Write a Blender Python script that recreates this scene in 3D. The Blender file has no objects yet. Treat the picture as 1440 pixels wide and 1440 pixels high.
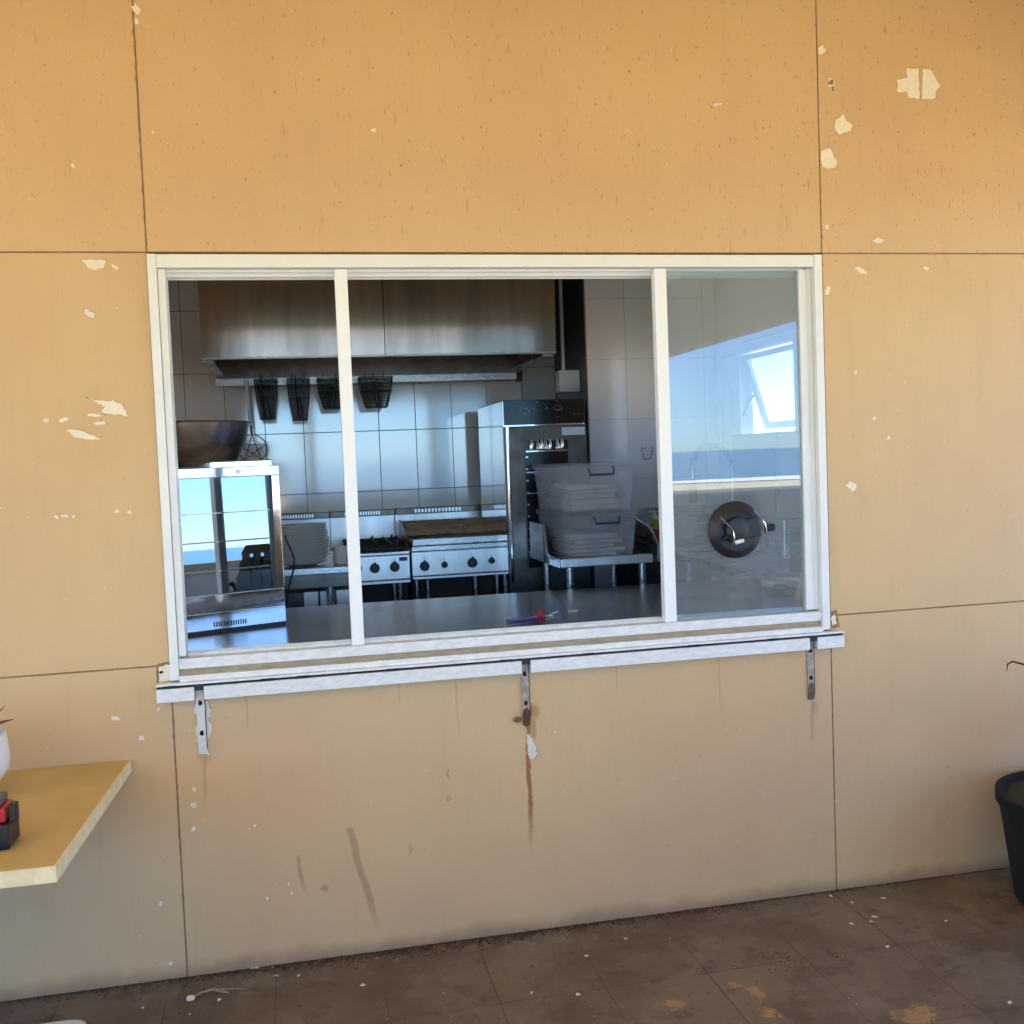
import bpy, bmesh, math, random
from mathutils import Vector, Matrix
random.seed(7)
rad = math.radians
scene = bpy.context.scene
COL = scene.collection

# ------------------------------------------------------------------ camera
CX, CY, CZ, YAW, PITCH, ROLL, FPX = 0.4008, -3.3347, 1.58, 0.2045, -0.0516, -0.0392, 1467.6
fw = Vector((math.sin(YAW)*math.cos(PITCH), math.cos(YAW)*math.cos(PITCH), math.sin(PITCH)))
rt = Vector((math.cos(YAW), -math.sin(YAW), 0)); up = rt.cross(fw)
R2 = math.cos(ROLL)*rt + math.sin(ROLL)*up
U2 = -math.sin(ROLL)*rt + math.cos(ROLL)*up
cam = bpy.data.cameras.new('camera'); cam_o = bpy.data.objects.new('camera', cam); COL.objects.link(cam_o)
m = Matrix((R2, U2, -fw)).transposed().to_4x4(); m.translation = Vector((CX, CY, CZ)); cam_o.matrix_world = m
cam.sensor_fit = 'HORIZONTAL'; cam.sensor_width = 36; cam.lens = FPX/1440*36
cam.clip_start = 0.05; cam.clip_end = 5000
scene.camera = cam_o

# ------------------------------------------------------------------ world, sun, exposure
SUN_EL, SUN_AZ = rad(45), rad(212)          # azimuth measured from +Y (behind the building) towards +X
world = bpy.data.worlds.new('World'); scene.world = world; world.use_nodes = True
wn = world.node_tree; wn.nodes.clear()
sky = wn.nodes.new('ShaderNodeTexSky'); sky.sky_type = 'NISHITA'; sky.sun_disc = False
sky.sun_elevation = SUN_EL; sky.sun_rotation = SUN_AZ; sky.air_density = 0.75; sky.dust_density = 0.1; sky.ozone_density = 4.0
bg = wn.nodes.new('ShaderNodeBackground'); bg.inputs[1].default_value = 0.08
wo = wn.nodes.new('ShaderNodeOutputWorld')
tint = wn.nodes.new('ShaderNodeMix'); tint.data_type = 'RGBA'; tint.blend_type = 'MULTIPLY'; tint.inputs[0].default_value = 1; tint.inputs[7].default_value = (.62,.86,1.12,1)
wn.links.new(sky.outputs[0], tint.inputs[6]); wn.links.new(tint.outputs[2], bg.inputs[0]); wn.links.new(bg.outputs[0], wo.inputs[0])
sl = bpy.data.lights.new('sun', 'SUN'); sl.energy = 5.0; sl.angle = rad(0.5); sl.color = (1, .94, .84)
so = bpy.data.objects.new('sun', sl); COL.objects.link(so)
sd = Vector((math.sin(SUN_AZ)*math.cos(SUN_EL), math.cos(SUN_AZ)*math.cos(SUN_EL), math.sin(SUN_EL)))
so.rotation_euler = (-sd).to_track_quat('-Z', 'Y').to_euler(); so.location = sd*30
scene.view_settings.view_transform = 'Standard'; scene.view_settings.look = 'None'
scene.view_settings.gamma = 1; scene.view_settings.exposure = 3.03
scene.render.engine = 'CYCLES'
cy = scene.cycles
cy.use_denoising = True; cy.max_bounces = 10; cy.diffuse_bounces = 5; cy.glossy_bounces = 5
cy.transparent_max_bounces = 12; cy.caustics_reflective = False; cy.caustics_refractive = False
cy.sample_clamp_indirect = 6

# ------------------------------------------------------------------ helpers
def at(u, v, axis, val):
    """world point where the sight line of photo pixel (u, v) meets the plane axis = val"""
    d = R2*((u-720)/FPX) + U2*(-(v-720)/FPX) + fw
    i = 'xyz'.index(axis); c = Vector((CX, CY, CZ)); t = (val-c[i])/d[i]
    return c + t*d

class MB:
    def __init__(s): s.bm = bmesh.new()
    def face_verts(s, vs, fs):
        b = [s.bm.verts.new(v) for v in vs]
        for f in fs:
            try: s.bm.faces.new([b[i] for i in f])
            except ValueError: pass
        return s
    def box(s, x0, x1, y0, y1, z0, z1):
        return s.face_verts([(x, y, z) for x in (x0, x1) for y in (y0, y1) for z in (z0, z1)],
            [(0,1,3,2),(4,6,7,5),(0,4,5,1),(2,3,7,6),(0,2,6,4),(1,5,7,3)])
    def hexa(s, b, t):   # bottom 4, top 4 (same winding)
        return s.face_verts(list(b)+list(t), [(3,2,1,0),(4,5,6,7)]+[(i,(i+1)%4,4+(i+1)%4,4+i) for i in range(4)])
    def prism(s, poly, a0, a1, axis='y'):
        def P(p, a):
            return {'y': (p[0], a, p[1]), 'z': (p[0], p[1], a), 'x': (a, p[0], p[1])}[axis]
        n = len(poly)
        return s.face_verts([P(p, a0) for p in poly]+[P(p, a1) for p in poly],
            [tuple(range(n))[::-1], tuple(range(n, 2*n))]+[(i,(i+1)%n,n+(i+1)%n,n+i) for i in range(n)])
    def tube(s, pts, r, seg=8, closed=False):
        pts = [Vector(p) for p in pts]; n = len(pts)
        rr = r if isinstance(r, (list, tuple)) else [r]*n
        rings = []; prev = None
        for i, p in enumerate(pts):
            if closed: d = pts[(i+1) % n]-pts[i-1]
            else: d = pts[min(i+1, n-1)]-pts[max(i-1, 0)]
            d.normalize()
            a = prev if prev else (Vector((0,0,1)) if abs(d.z) < .9 else Vector((1,0,0)))
            u = (a-d*a.dot(d)); u.normalize(); prev = u; w = d.cross(u)
            rings.append([s.bm.verts.new(p+(u*math.cos(t)+w*math.sin(t))*rr[i]) for t in [2*math.pi*k/seg for k in range(seg)]])
        m_ = n if closed else n-1
        for i in range(m_):
            A, B = rings[i], rings[(i+1) % n]
            for k in range(seg): s.bm.faces.new((A[k], A[(k+1) % seg], B[(k+1) % seg], B[k]))
        if not closed:
            s.bm.faces.new(rings[0][::-1]); s.bm.faces.new(rings[-1])
        return s
    def lathe(s, prof, c=(0,0,0), seg=32, axis='z', cap=True):
        c = Vector(c); rings = []
        for r, h in prof:
            ring = []
            for k in range(seg):
                t = 2*math.pi*k/seg; a, b = r*math.cos(t), r*math.sin(t)
                v = {'z': (a, b, h), 'y': (a, h, -b), 'x': (h, a, b)}[axis]
                ring.append(s.bm.verts.new(c+Vector(v)))
            rings.append(ring)
        for A, B in zip(rings, rings[1:]):
            for k in range(seg): s.bm.faces.new((A[k], A[(k+1) % seg], B[(k+1) % seg], B[k]))
        if cap:
            s.bm.faces.new(rings[0][::-1]); s.bm.faces.new(rings[-1])
        return s
    def build(s, name, mat, parent=None, bevel=0, seg=2, smooth=40, local=False):
        bmesh.ops.recalc_face_normals(s.bm, faces=s.bm.faces[:])
        me = bpy.data.meshes.new(name)
        if parent is not None and not local:
            off = parent_origin(parent)
            bmesh.ops.translate(s.bm, verts=s.bm.verts[:], vec=-off)
        s.bm.to_mesh(me); s.bm.free(); me.materials.append(mat)
        for p in me.polygons: p.use_smooth = True
        me.set_sharp_from_angle(angle=rad(smooth))
        o = bpy.data.objects.new(name, me); COL.objects.link(o)
        if parent is not None: o.parent = parent
        if bevel:
            b = o.modifiers.new('bevel', 'BEVEL'); b.width = bevel; b.segments = seg; b.limit_method = 'ANGLE'; b.harden_normals = True
        return o

def parent_origin(p):
    v = Vector((0,0,0))
    while p is not None: v += p.location; p = p.parent
    return v

def tag(o, label, cat=None, group=None, kind=None):
    if label: o['label'] = label
    if cat: o['category'] = cat
    if group: o['group'] = group
    if kind: o['kind'] = kind
    return o
def thing(name, label, cat, loc=(0,0,0), rz=0, group=None):
    o = bpy.data.objects.new(name, None); COL.objects.link(o); o.location = loc; o.rotation_euler = (0,0,rz)
    o.empty_display_size = .1
    return tag(o, label, cat, group)
def copy_tree(o, parent=None):
    c = o.copy(); COL.objects.link(c); c.parent = parent
    for ch in list(o.children): copy_tree(ch, c)
    return c

# ------------------------------------------------------------------ materials
def mat(name, col=(.5,.5,.5), rough=.5, metal=0, spec=.5, trans=0, ior=1.45, bump=None, var=None, coat=0, aniso=0):
    """bump=(scale, strength[, (sx,sy,sz)]); var=(scale, darker colour, amount[, (sx,sy,sz)])"""
    M = bpy.data.materials.new(name); M.use_nodes = True; nt = M.node_tree; b = nt.nodes['Principled BSDF']
    b.inputs['Base Color'].default_value = (*col, 1); b.inputs['Roughness'].default_value = rough
    b.inputs['Metallic'].default_value = metal; b.inputs['Specular IOR Level'].default_value = spec
    b.inputs['Transmission Weight'].default_value = trans; b.inputs['IOR'].default_value = ior
    b.inputs['Coat Weight'].default_value = coat
    if aniso: b.inputs['Anisotropic'].default_value = aniso
    N = nt.nodes.new; L = nt.links.new
    geo = None
    def pos(sc):
        nonlocal geo
        if geo is None: geo = N('ShaderNodeNewGeometry')
        mp = N('ShaderNodeMapping'); mp.inputs['Scale'].default_value = sc; L(geo.outputs['Position'], mp.inputs[0]); return mp.outputs[0]
    if var:
        n = N('ShaderNodeTexNoise'); n.inputs['Scale'].default_value = var[0]; n.inputs['Detail'].default_value = 6
        n.inputs['Roughness'].default_value = .62
        L(pos(var[3] if len(var) > 3 else (1,1,1)), n.inputs['Vector'])
        r = N('ShaderNodeValToRGB'); r.color_ramp.elements[0].position = .35; r.color_ramp.elements[1].position = .7
        r.color_ramp.elements[0].color = (0,0,0,1); r.color_ramp.elements[1].color = (var[2],)*3+(1,)
        L(n.outputs[0], r.inputs[0])
        mx = N('ShaderNodeMix'); mx.data_type = 'RGBA'; mx.inputs[6].default_value = (*col,1); mx.inputs[7].default_value = (*var[1],1)
        L(r.outputs[0], mx.inputs[0]); L(mx.outputs[2], b.inputs['Base Color'])
        mr = N('ShaderNodeMapRange'); mr.inputs['To Min'].default_value = rough*.8; mr.inputs['To Max'].default_value = min(1, rough*1.35)
        L(n.outputs[0], mr.inputs[0]); L(mr.outputs[0], b.inputs['Roughness'])
    if bump:
        n = N('ShaderNodeTexNoise'); n.inputs['Scale'].default_value = bump[0]; n.inputs['Detail'].default_value = 4
        L(pos(bump[2] if len(bump) > 2 else (1,1,1)), n.inputs['Vector'])
        bp = N('ShaderNodeBump'); bp.inputs['Strength'].default_value = bump[1]; bp.inputs['Distance'].default_value = .002
        L(n.outputs[0], bp.inputs['Height']); L(bp.outputs[0], b.inputs['Normal'])
    return M

STEEL = mat('brushed_steel', (.50,.50,.49), .26, 1, bump=(30,.25,(1,1,14)), var=(5,(.36,.36,.37),.6,(1,1,6)))
STEELH = mat('hood_steel', (.33,.32,.29), .16, 1, bump=(4,1.0,(1,1,.12)), var=(5,(.17,.16,.15),.85,(1.6,1,.12)))
CHROME = mat('polished_steel', (.78,.79,.80), .07, 1, bump=(9,.3), var=(20,(.6,.6,.62),.4))
COUNTER = mat('counter_steel', (.34,.33,.32), .17, 1, bump=(60,.12,(1,14,1)), var=(4,(.22,.21,.20),.8))
DARKSTEEL = mat('dark_steel', (.16,.15,.14), .32, 1, var=(9,(.06,.05,.05),.7))
BLACK = mat('black_plastic', (.012,.012,.013), .38)
BLACKG = mat('black_gloss_panel', (.01,.01,.012), .12)
BLACKWIRE = mat('blackened_wire', (.03,.028,.026), .45, .6)
IRON = mat('cast_iron', (.018,.017,.016), .6, var=(30,(.05,.035,.025),.6))
GRIDDLE = mat('seasoned_griddle_plate', (.50,.49,.48), .22, .9, var=(6,(.22,.20,.18),.7))
ALU = mat('white_powder_coat', (.80,.81,.80), .38, var=(9,(.72,.72,.69),.6), bump=(40,.1))
ALUW = mat('weathered_white_paint', (.82,.83,.83), .45, var=(28,(.58,.54,.48),.6,(1,1,3)), bump=(60,.3))
GROOVE = mat('dusty_track_channel', (.42,.34,.24), .8, var=(18,(.25,.19,.12),.8,(1,1,3)))
GAP = mat('open_gap', (.012,.014,.02), .8)
WHITE = mat('white_gloss_paint', (.86,.87,.87), .35)
WHITEP = mat('white_plastic', (.75,.75,.76), .3)
CERAMIC = mat('white_ceramic', (.74,.73,.70), .18, coat=.4)
CEIL = mat('ceiling_paint', (.78,.77,.73), .7)
CHIP = mat('bare_board_chip', (.84,.78,.64), .85, var=(60,(.68,.58,.44),.5), bump=(90,.5))
CHIPW = mat('bare_white_undercoat', (.74,.72,.66), .8, var=(50,(.60,.54,.45),.7), bump=(90,.5))
RUST = mat('rusted_iron', (.14,.055,.028), .85, var=(60,(.05,.025,.02),.9), bump=(120,.8))
METALB = mat('bare_galvanised_strip', (.46,.42,.37), .6, .3, var=(50,(.26,.18,.13),.8), bump=(80,.4))
HOLE = mat('dark_hole', (.012,.009,.008), .9)
CAULK = mat('joint_sealant', (.33,.21,.10), .85, var=(30,(.17,.10,.05),.8))
BENCH = mat('cream_laminate', (.56,.40,.18), .5, var=(6,(.48,.33,.14),.8), bump=(120,.15))
BENCHE = mat('cream_edge_paint', (.85,.74,.46), .6, var=(20,(.66,.50,.28),.7), bump=(50,.3))
SOFFIT = mat('veranda_ceiling_paint', (.88,.78,.40), .6, var=(3,(.82,.70,.34),.6))
TIMBER = mat('weathered_timber', (.14,.10,.07), .7, var=(6,(.07,.05,.035),.8,(1,8,8)), bump=(20,.5))
SAND = mat('beach_sand', (.62,.52,.38), .95, var=(.35,(.50,.40,.28),.7))
FOAM = mat('sea_foam', (.85,.87,.88), .8, var=(1.5,(.55,.66,.72),.8,(.3,1,1)))
def milky():
    M = mat('milky_tub_plastic', (.85,.86,.87), .25, bump=(25,.3)); nt = M.node_tree; N = nt.nodes.new; L = nt.links.new
    t = N('ShaderNodeBsdfTransparent'); t.inputs[0].default_value = (.9,.92,.95,1); tl = N('ShaderNodeBsdfTranslucent'); tl.inputs[0].default_value = (.92,.93,.95,1)
    a = N('ShaderNodeMixShader'); a.inputs[0].default_value = .45; b = N('ShaderNodeMixShader'); b.inputs[0].default_value = .75
    L(nt.nodes['Principled BSDF'].outputs[0], a.inputs[1]); L(tl.outputs[0], a.inputs[2]); L(a.outputs[0], b.inputs[1]); L(t.outputs[0], b.inputs[2]); L(b.outputs[0], nt.nodes['Material Output'].inputs[0]); return M
TUBP = milky()
TUBC = mat('folded_cloth_in_tub', (.62,.60,.62), .8, var=(7,(.38,.28,.28),.9))
BLUEH = mat('navy_handle_plastic', (.02,.025,.07), .35)
YELLOW = mat('yellow_detergent_bottle', (.42,.36,.05), .25)
RED = mat('red_plastic', (.42,.02,.03), .32)
PURPLE = mat('purple_plastic', (.22,.14,.50), .3)
DRIED = mat('dried_purple_petals', (.17,.07,.07), .8, var=(60,(.30,.17,.17),.8))
LEAF = mat('dark_dull_leaf', (.016,.015,.009), .7, var=(30,(.035,.028,.015),.8))
PAPER = mat('paint_flake', (.78,.75,.66), .8, var=(80,(.6,.52,.4),.8))
DIRT = mat('dirt_crumb', (.045,.028,.018), .95, var=(200,(.14,.09,.05),.8))
TWIG = mat('dry_twig', (.33,.25,.17), .85, var=(90,(.2,.14,.09),.8))
LABELW = mat('pale_sticker', (.55,.68,.78), .4)
SPLASH = mat('steel_splash_sheet', (.80,.81,.82), .33, .85, bump=(14,.8,(1,1,.12)), var=(16,(.62,.63,.65),.7,(1,1,.05)))

def glass(name, tint=(1,1,1), extra=0.0, rough=.0, haze=0.0):
    M = bpy.data.materials.new(name); M.use_nodes = True; nt = M.node_tree; nt.nodes.clear()
    N = nt.nodes.new; L = nt.links.new
    o = N('ShaderNodeOutputMaterial'); t = N('ShaderNodeBsdfTransparent'); t.inputs[0].default_value = (*tint,1)
    g = N('ShaderNodeBsdfGlossy'); g.inputs['Roughness'].default_value = rough; g.inputs[0].default_value = (.96,.98,1,1)
    f = N('ShaderNodeFresnel'); ge = N('ShaderNodeNewGeometry'); io = N('ShaderNodeMapRange')
    io.inputs['To Min'].default_value = 1.5; io.inputs['To Max'].default_value = 1/1.5; L(ge.outputs['Backfacing'], io.inputs[0]); L(io.outputs[0], f.inputs[0])
    a = N('ShaderNodeMath'); a.operation = 'ADD'; a.inputs[1].default_value = extra; a.use_clamp = True
    mx = N('ShaderNodeMixShader'); L(f.outputs[0], a.inputs[0]); L(a.outputs[0], mx.inputs[0])
    L(t.outputs[0], mx.inputs[1]); L(g.outputs[0], mx.inputs[2])
    out = mx.outputs[0]
    if haze:
        d = N('ShaderNodeBsdfDiffuse'); d.inputs[0].default_value = (.6,.62,.62,1)
        m2 = N('ShaderNodeMixShader')
        n = N('ShaderNodeTexNoise'); n.inputs['Scale'].default_value = 3; n.inputs['Detail'].default_value = 5
        mr = N('ShaderNodeMapRange'); mr.inputs['To Min'].default_value = haze*.5; mr.inputs['To Max'].default_value = haze*1.5
        L(n.outputs[0], mr.inputs[0]); L(mr.outputs[0], m2.inputs[0]); L(out, m2.inputs[1]); L(d.outputs[0], m2.inputs[2]); out = m2.outputs[0]
    L(out, o.inputs[0]); return M
GLASS = glass('window_glass', (.80,.89,.94), .04, haze=.14)
GLASS2 = glass('clear_glass', (.95,.98,.98), .0)
GLASSM = glass('mirrored_cabinet_glass', (.45,.47,.48), .24)
OVENG = glass('dark_oven_glass', (.25,.25,.26), .03)

def tile_mat(name, ux, x0, pz, z0, width, axis='x', mort=.09):
    M = bpy.data.materials.new(name); M.use_nodes = True; nt = M.node_tree; b = nt.nodes['Principled BSDF']
    N = nt.nodes.new; L = nt.links.new
    g = N('ShaderNodeNewGeometry'); s = N('ShaderNodeSeparateXYZ'); L(g.outputs['Position'], s.inputs[0])
    c = N('ShaderNodeCombineXYZ')
    for k, (src, off) in enumerate(((axis.upper(), x0), ('Z', z0))):
        a = N('ShaderNodeMath'); a.operation = 'SUBTRACT'; a.inputs[1].default_value = off-20*(ux if k == 0 else pz)
        L(s.outputs[src], a.inputs[0]); L(a.outputs[0], c.inputs[k])
    br = N('ShaderNodeTexBrick'); br.offset = 0; br.squash = 1
    br.inputs['Scale'].default_value = 1; br.inputs['Brick Width'].default_value = ux; br.inputs['Row Height'].default_value = pz
    br.inputs['Mortar Size'].default_value = width; br.inputs['Mortar Smooth'].default_value = .1
    br.inputs['Color1'].default_value = (.82,.82,.81,1); br.inputs['Color2'].default_value = (.77,.77,.77,1); br.inputs['Mortar'].default_value = (mort,mort,mort*1.05,1)
    L(c.outputs[0], br.inputs[0]); L(br.outputs[0], b.inputs['Base Color'])
    n = N('ShaderNodeTexNoise'); n.inputs['Scale'].default_value = 2.2; L(g.outputs['Position'], n.inputs[0])
    ad = N('ShaderNodeMath'); ad.operation = 'MULTIPLY_ADD'; ad.inputs[1].default_value = -1.2; L(br.outputs[1], ad.inputs[0]); L(n.outputs[0], ad.inputs[2])
    bp = N('ShaderNodeBump'); bp.inputs['Strength'].default_value = .35; bp.inputs['Distance'].default_value = .004
    L(ad.outputs[0], bp.inputs['Height']); L(bp.outputs[0], b.inputs['Normal'])
    mr = N('ShaderNodeMapRange'); mr.inputs['To Min'].default_value = .09; mr.inputs['To Max'].default_value = .7
    L(br.outputs[1], mr.inputs[0]); L(mr.outputs[0], b.inputs['Roughness']); b.inputs['Specular IOR Level'].default_value = .8; b.inputs['IOR'].default_value = 1.85
    return M

# --- wall paint with scuffs, scratches, rust run and water marks that have places of their own
def wall_paint():
    M = bpy.data.materials.new('ochre_board_paint'); M.use_nodes = True; nt = M.node_tree; b = nt.nodes['Principled BSDF']
    N = nt.nodes.new; L = nt.links.new
    g = N('ShaderNodeNewGeometry'); s = N('ShaderNodeSeparateXYZ'); L(g.outputs['Position'], s.inputs[0])
    def mth(op, a, b_=None, c=None, clamp=False):
        n = N('ShaderNodeMath'); n.operation = op; n.use_clamp = clamp
        for i, v in enumerate((a, b_, c)):
            if v is None: continue
            if isinstance(v, (int, float)): n.inputs[i].default_value = v
            else: L(v, n.inputs[i])
        return n.outputs[0]
    def noise(scale, sc=(1,1,1), detail=4, rough=.5, off=(0,0,0)):
        mp = N('ShaderNodeMapping'); mp.inputs['Scale'].default_value = sc; mp.inputs['Location'].default_value = off; L(g.outputs['Position'], mp.inputs[0])
        n = N('ShaderNodeTexNoise'); n.inputs['Scale'].default_value = scale; n.inputs['Detail'].default_value = detail; n.inputs['Roughness'].default_value = rough
        L(mp.outputs[0], n.inputs[0]); return n.outputs[0]
    def rng(v, a, b_, c=0., d=1.):
        n = N('ShaderNodeMapRange'); n.interpolation_type = 'SMOOTHSTEP'
        for i, k in enumerate((a, b_, c, d)): n.inputs[i+1].default_value = k
        L(v, n.inputs[0]); return n.outputs[0]
    def mixc(fac, A, B):
        n = N('ShaderNodeMix'); n.data_type = 'RGBA'
        if isinstance(fac, float): n.inputs[0].default_value = fac
        else: L(fac, n.inputs[0])
        for i, v in ((6, A), (7, B)):
            if isinstance(v, tuple): n.inputs[i].default_value = (*v, 1)
            else: L(v, n.inputs[i])
        return n.outputs[2]
    X, Z = s.outputs['X'], s.outputs['Z']
    col = mixc(rng(noise(1.1, detail=5, rough=.6), .3, .72), (.63,.425,.215), (.59,.385,.21))
    col = mixc(mth('MULTIPLY', rng(noise(7, (1,1,.35), 6, .7), .5, .8), .35), col, (.50,.315,.16))
    col = mixc(mth('MULTIPLY', rng(noise(.9, (1,1,1), 3, .55, (4,0,2)), .42, .62), .35), col, (.66,.48,.25))
    col = mixc(mth('MULTIPLY', rng(noise(3.2, (5,1,.5), 4, .65, (1,0,7)), .48, .75), .28), col, (.53,.36,.19))
    col = mixc(mth('MULTIPLY', rng(noise(2.6, (1,1,1.3), 6, .7, (9,0,3)), .55, .75), .25), col, (.50,.37,.23))
    # rub marks: small vertical scuffs and specks, more of them high on the right
    amt = mth('MULTIPLY', rng(Z, 1.9, 2.5, .25, 1.), rng(X, -1., 2.6, .45, 1.))
    sc = rng(noise(16, (6,1,.9), 3, .6), .63, .70)
    col = mixc(mth('MULTIPLY', mth('MULTIPLY', sc, amt), .55), col, (.27,.165,.085))
    sp = rng(noise(58, (1.4,1,.8), 2, .5, (3,0,1)), .665, .72)
    col = mixc(mth('MULTIPLY', mth('MULTIPLY', sp, amt), .85), col, (.24,.17,.11))
    lsp = rng(noise(70, (1,1,1), 2, .5, (8,0,5)), .715, .745)
    col = mixc(mth('MULTIPLY', lsp, .6), col, (.75,.66,.52))
    # runs: (x at top, z top, z bottom, half width, drift, colour, strength)
    wob = mth('MULTIPLY_ADD', noise(5, (0,0,1), 2), .03, -.015)
    wob2 = mth('MULTIPLY_ADD', noise(60, (1,0,1), 3), .012, -.006)
    def run(x, z0, z1, w, drift, c, k):
        nonlocal col
        t = mth('SUBTRACT', z0, Z)
        cx = mth('ADD', mth('ADD', mth('MULTIPLY_ADD', t, drift, x), wob), wob2)
        d = mth('ABSOLUTE', mth('SUBTRACT', X, cx))
        f = rng(d, w*.55, w*1.25, 1., 0.)
        f = mth('MULTIPLY', f, mth('MULTIPLY', rng(Z, z1, z1+(z0-z1)*.45), rng(Z, z0-.004, z0+.006, 1., 0.)))
        col = mixc(mth('MULTIPLY', f, k), col, c)
    def spot(x, z, rx, rz, c, k, soft=.6):
        nonlocal col
        dx = mth('DIVIDE', mth('ADD', mth('SUBTRACT', X, x), mth('MULTIPLY', wob2, 1.5)), rx)
        dz = mth('DIVIDE', mth('ADD', mth('SUBTRACT', Z, z), wob2), rz)
        r = mth('SQRT', mth('ADD', mth('MULTIPLY', dx, dx), mth('MULTIPLY', dz, dz)))
        col = mixc(mth('MULTIPLY', rng(r, soft, 1.1, 1., 0.), k), col, c)
    def W(u, v): p = at(u, v, 'y', 0); return p.x, p.z
    x, z = W(492, 1165); run(x, z, W(520,1325)[1], .012, .22, (.35,.20,.10), .62)
    x, z = W(420, 1203); run(x, z, W(428,1262)[1], .007, .12, (.35,.205,.11), .55)
    x, z = W(741, 1015); run(x, z, W(741,1210)[1], .0085, .0, (.30,.13,.035), .95)
    x, z = W(748, 1012); run(x, z, W(748,1050)[1], .010, .0, (.40,.22,.08), .7)
    for (u, v0, v1, w_, k_) in ((345,965,1040,.004,.35),(560,946,1000,.003,.3),(640,940,1050,.004,.3),(866,925,985,.003,.3),(1010,915,1010,.004,.3),(1141,980,1060,.006,.45),(286,1062,1140,.006,.4)):
        x, z = W(u, v0); run(x, z, W(u, v1)[1], w_, .0, (.36,.23,.11), k_)
    spot(*W(457,1249), .014, .014, (.33,.19,.11), .6)
    spot(*W(630,1088), .006, .022, (.33,.16,.10), .45)
    spot(*W(631,1123), .012, .012, (.36,.23,.12), .5)
    spot(*W(577,1195), .008, .022, (.38,.24,.13), .4)
    spot(*W(728,1012), .022, .014, (.10,.04,.02), 1., .4)
    spot(*W(744,1000), .026, .034, (.30,.12,.035), .85, .25)
    spot(*W(754,1000), .016, .036, (.42,.21,.06), .75, .2)
    spot(*W(738,1008), .06, .04, (.45,.28,.12), .35, .1)
    spot(*W(1145,995), .02, .035, (.38,.26,.15), .5, .2)
    spot(*W(288,1065), .03, .03, (.38,.24,.13), .4, .2)
    # rising dirt along the foot of the boards
    foot = mth('MULTIPLY', rng(mth('ADD', Z, mth('MULTIPLY', noise(9, (1,1,1), 5), -.06)), -.03, .035, 1., 0.), .6)
    col = mixc(foot, col, (.20,.13,.08))
    L(col, b.inputs['Base Color']); b.inputs['Roughness'].default_value = .62; b.inputs['Specular IOR Level'].default_value = .35
    h = mth('MULTIPLY_ADD', noise(180, detail=3), .25, mth('MULTIPLY', noise(22, detail=4), .6))
    bp = N('ShaderNodeBump'); bp.inputs['Strength'].default_value = .12; bp.inputs['Distance'].default_value = .004
    L(h, bp.inputs['Height']); L(bp.outputs[0], b.inputs['Normal'])
    return M
PAINT = wall_paint()
EDGE = mat('paint_edge_shadow', (.60,.42,.23), .8, var=(60,(.38,.25,.12),.9))  # rim colour for chips, edge shadow put into the paint tone

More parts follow.
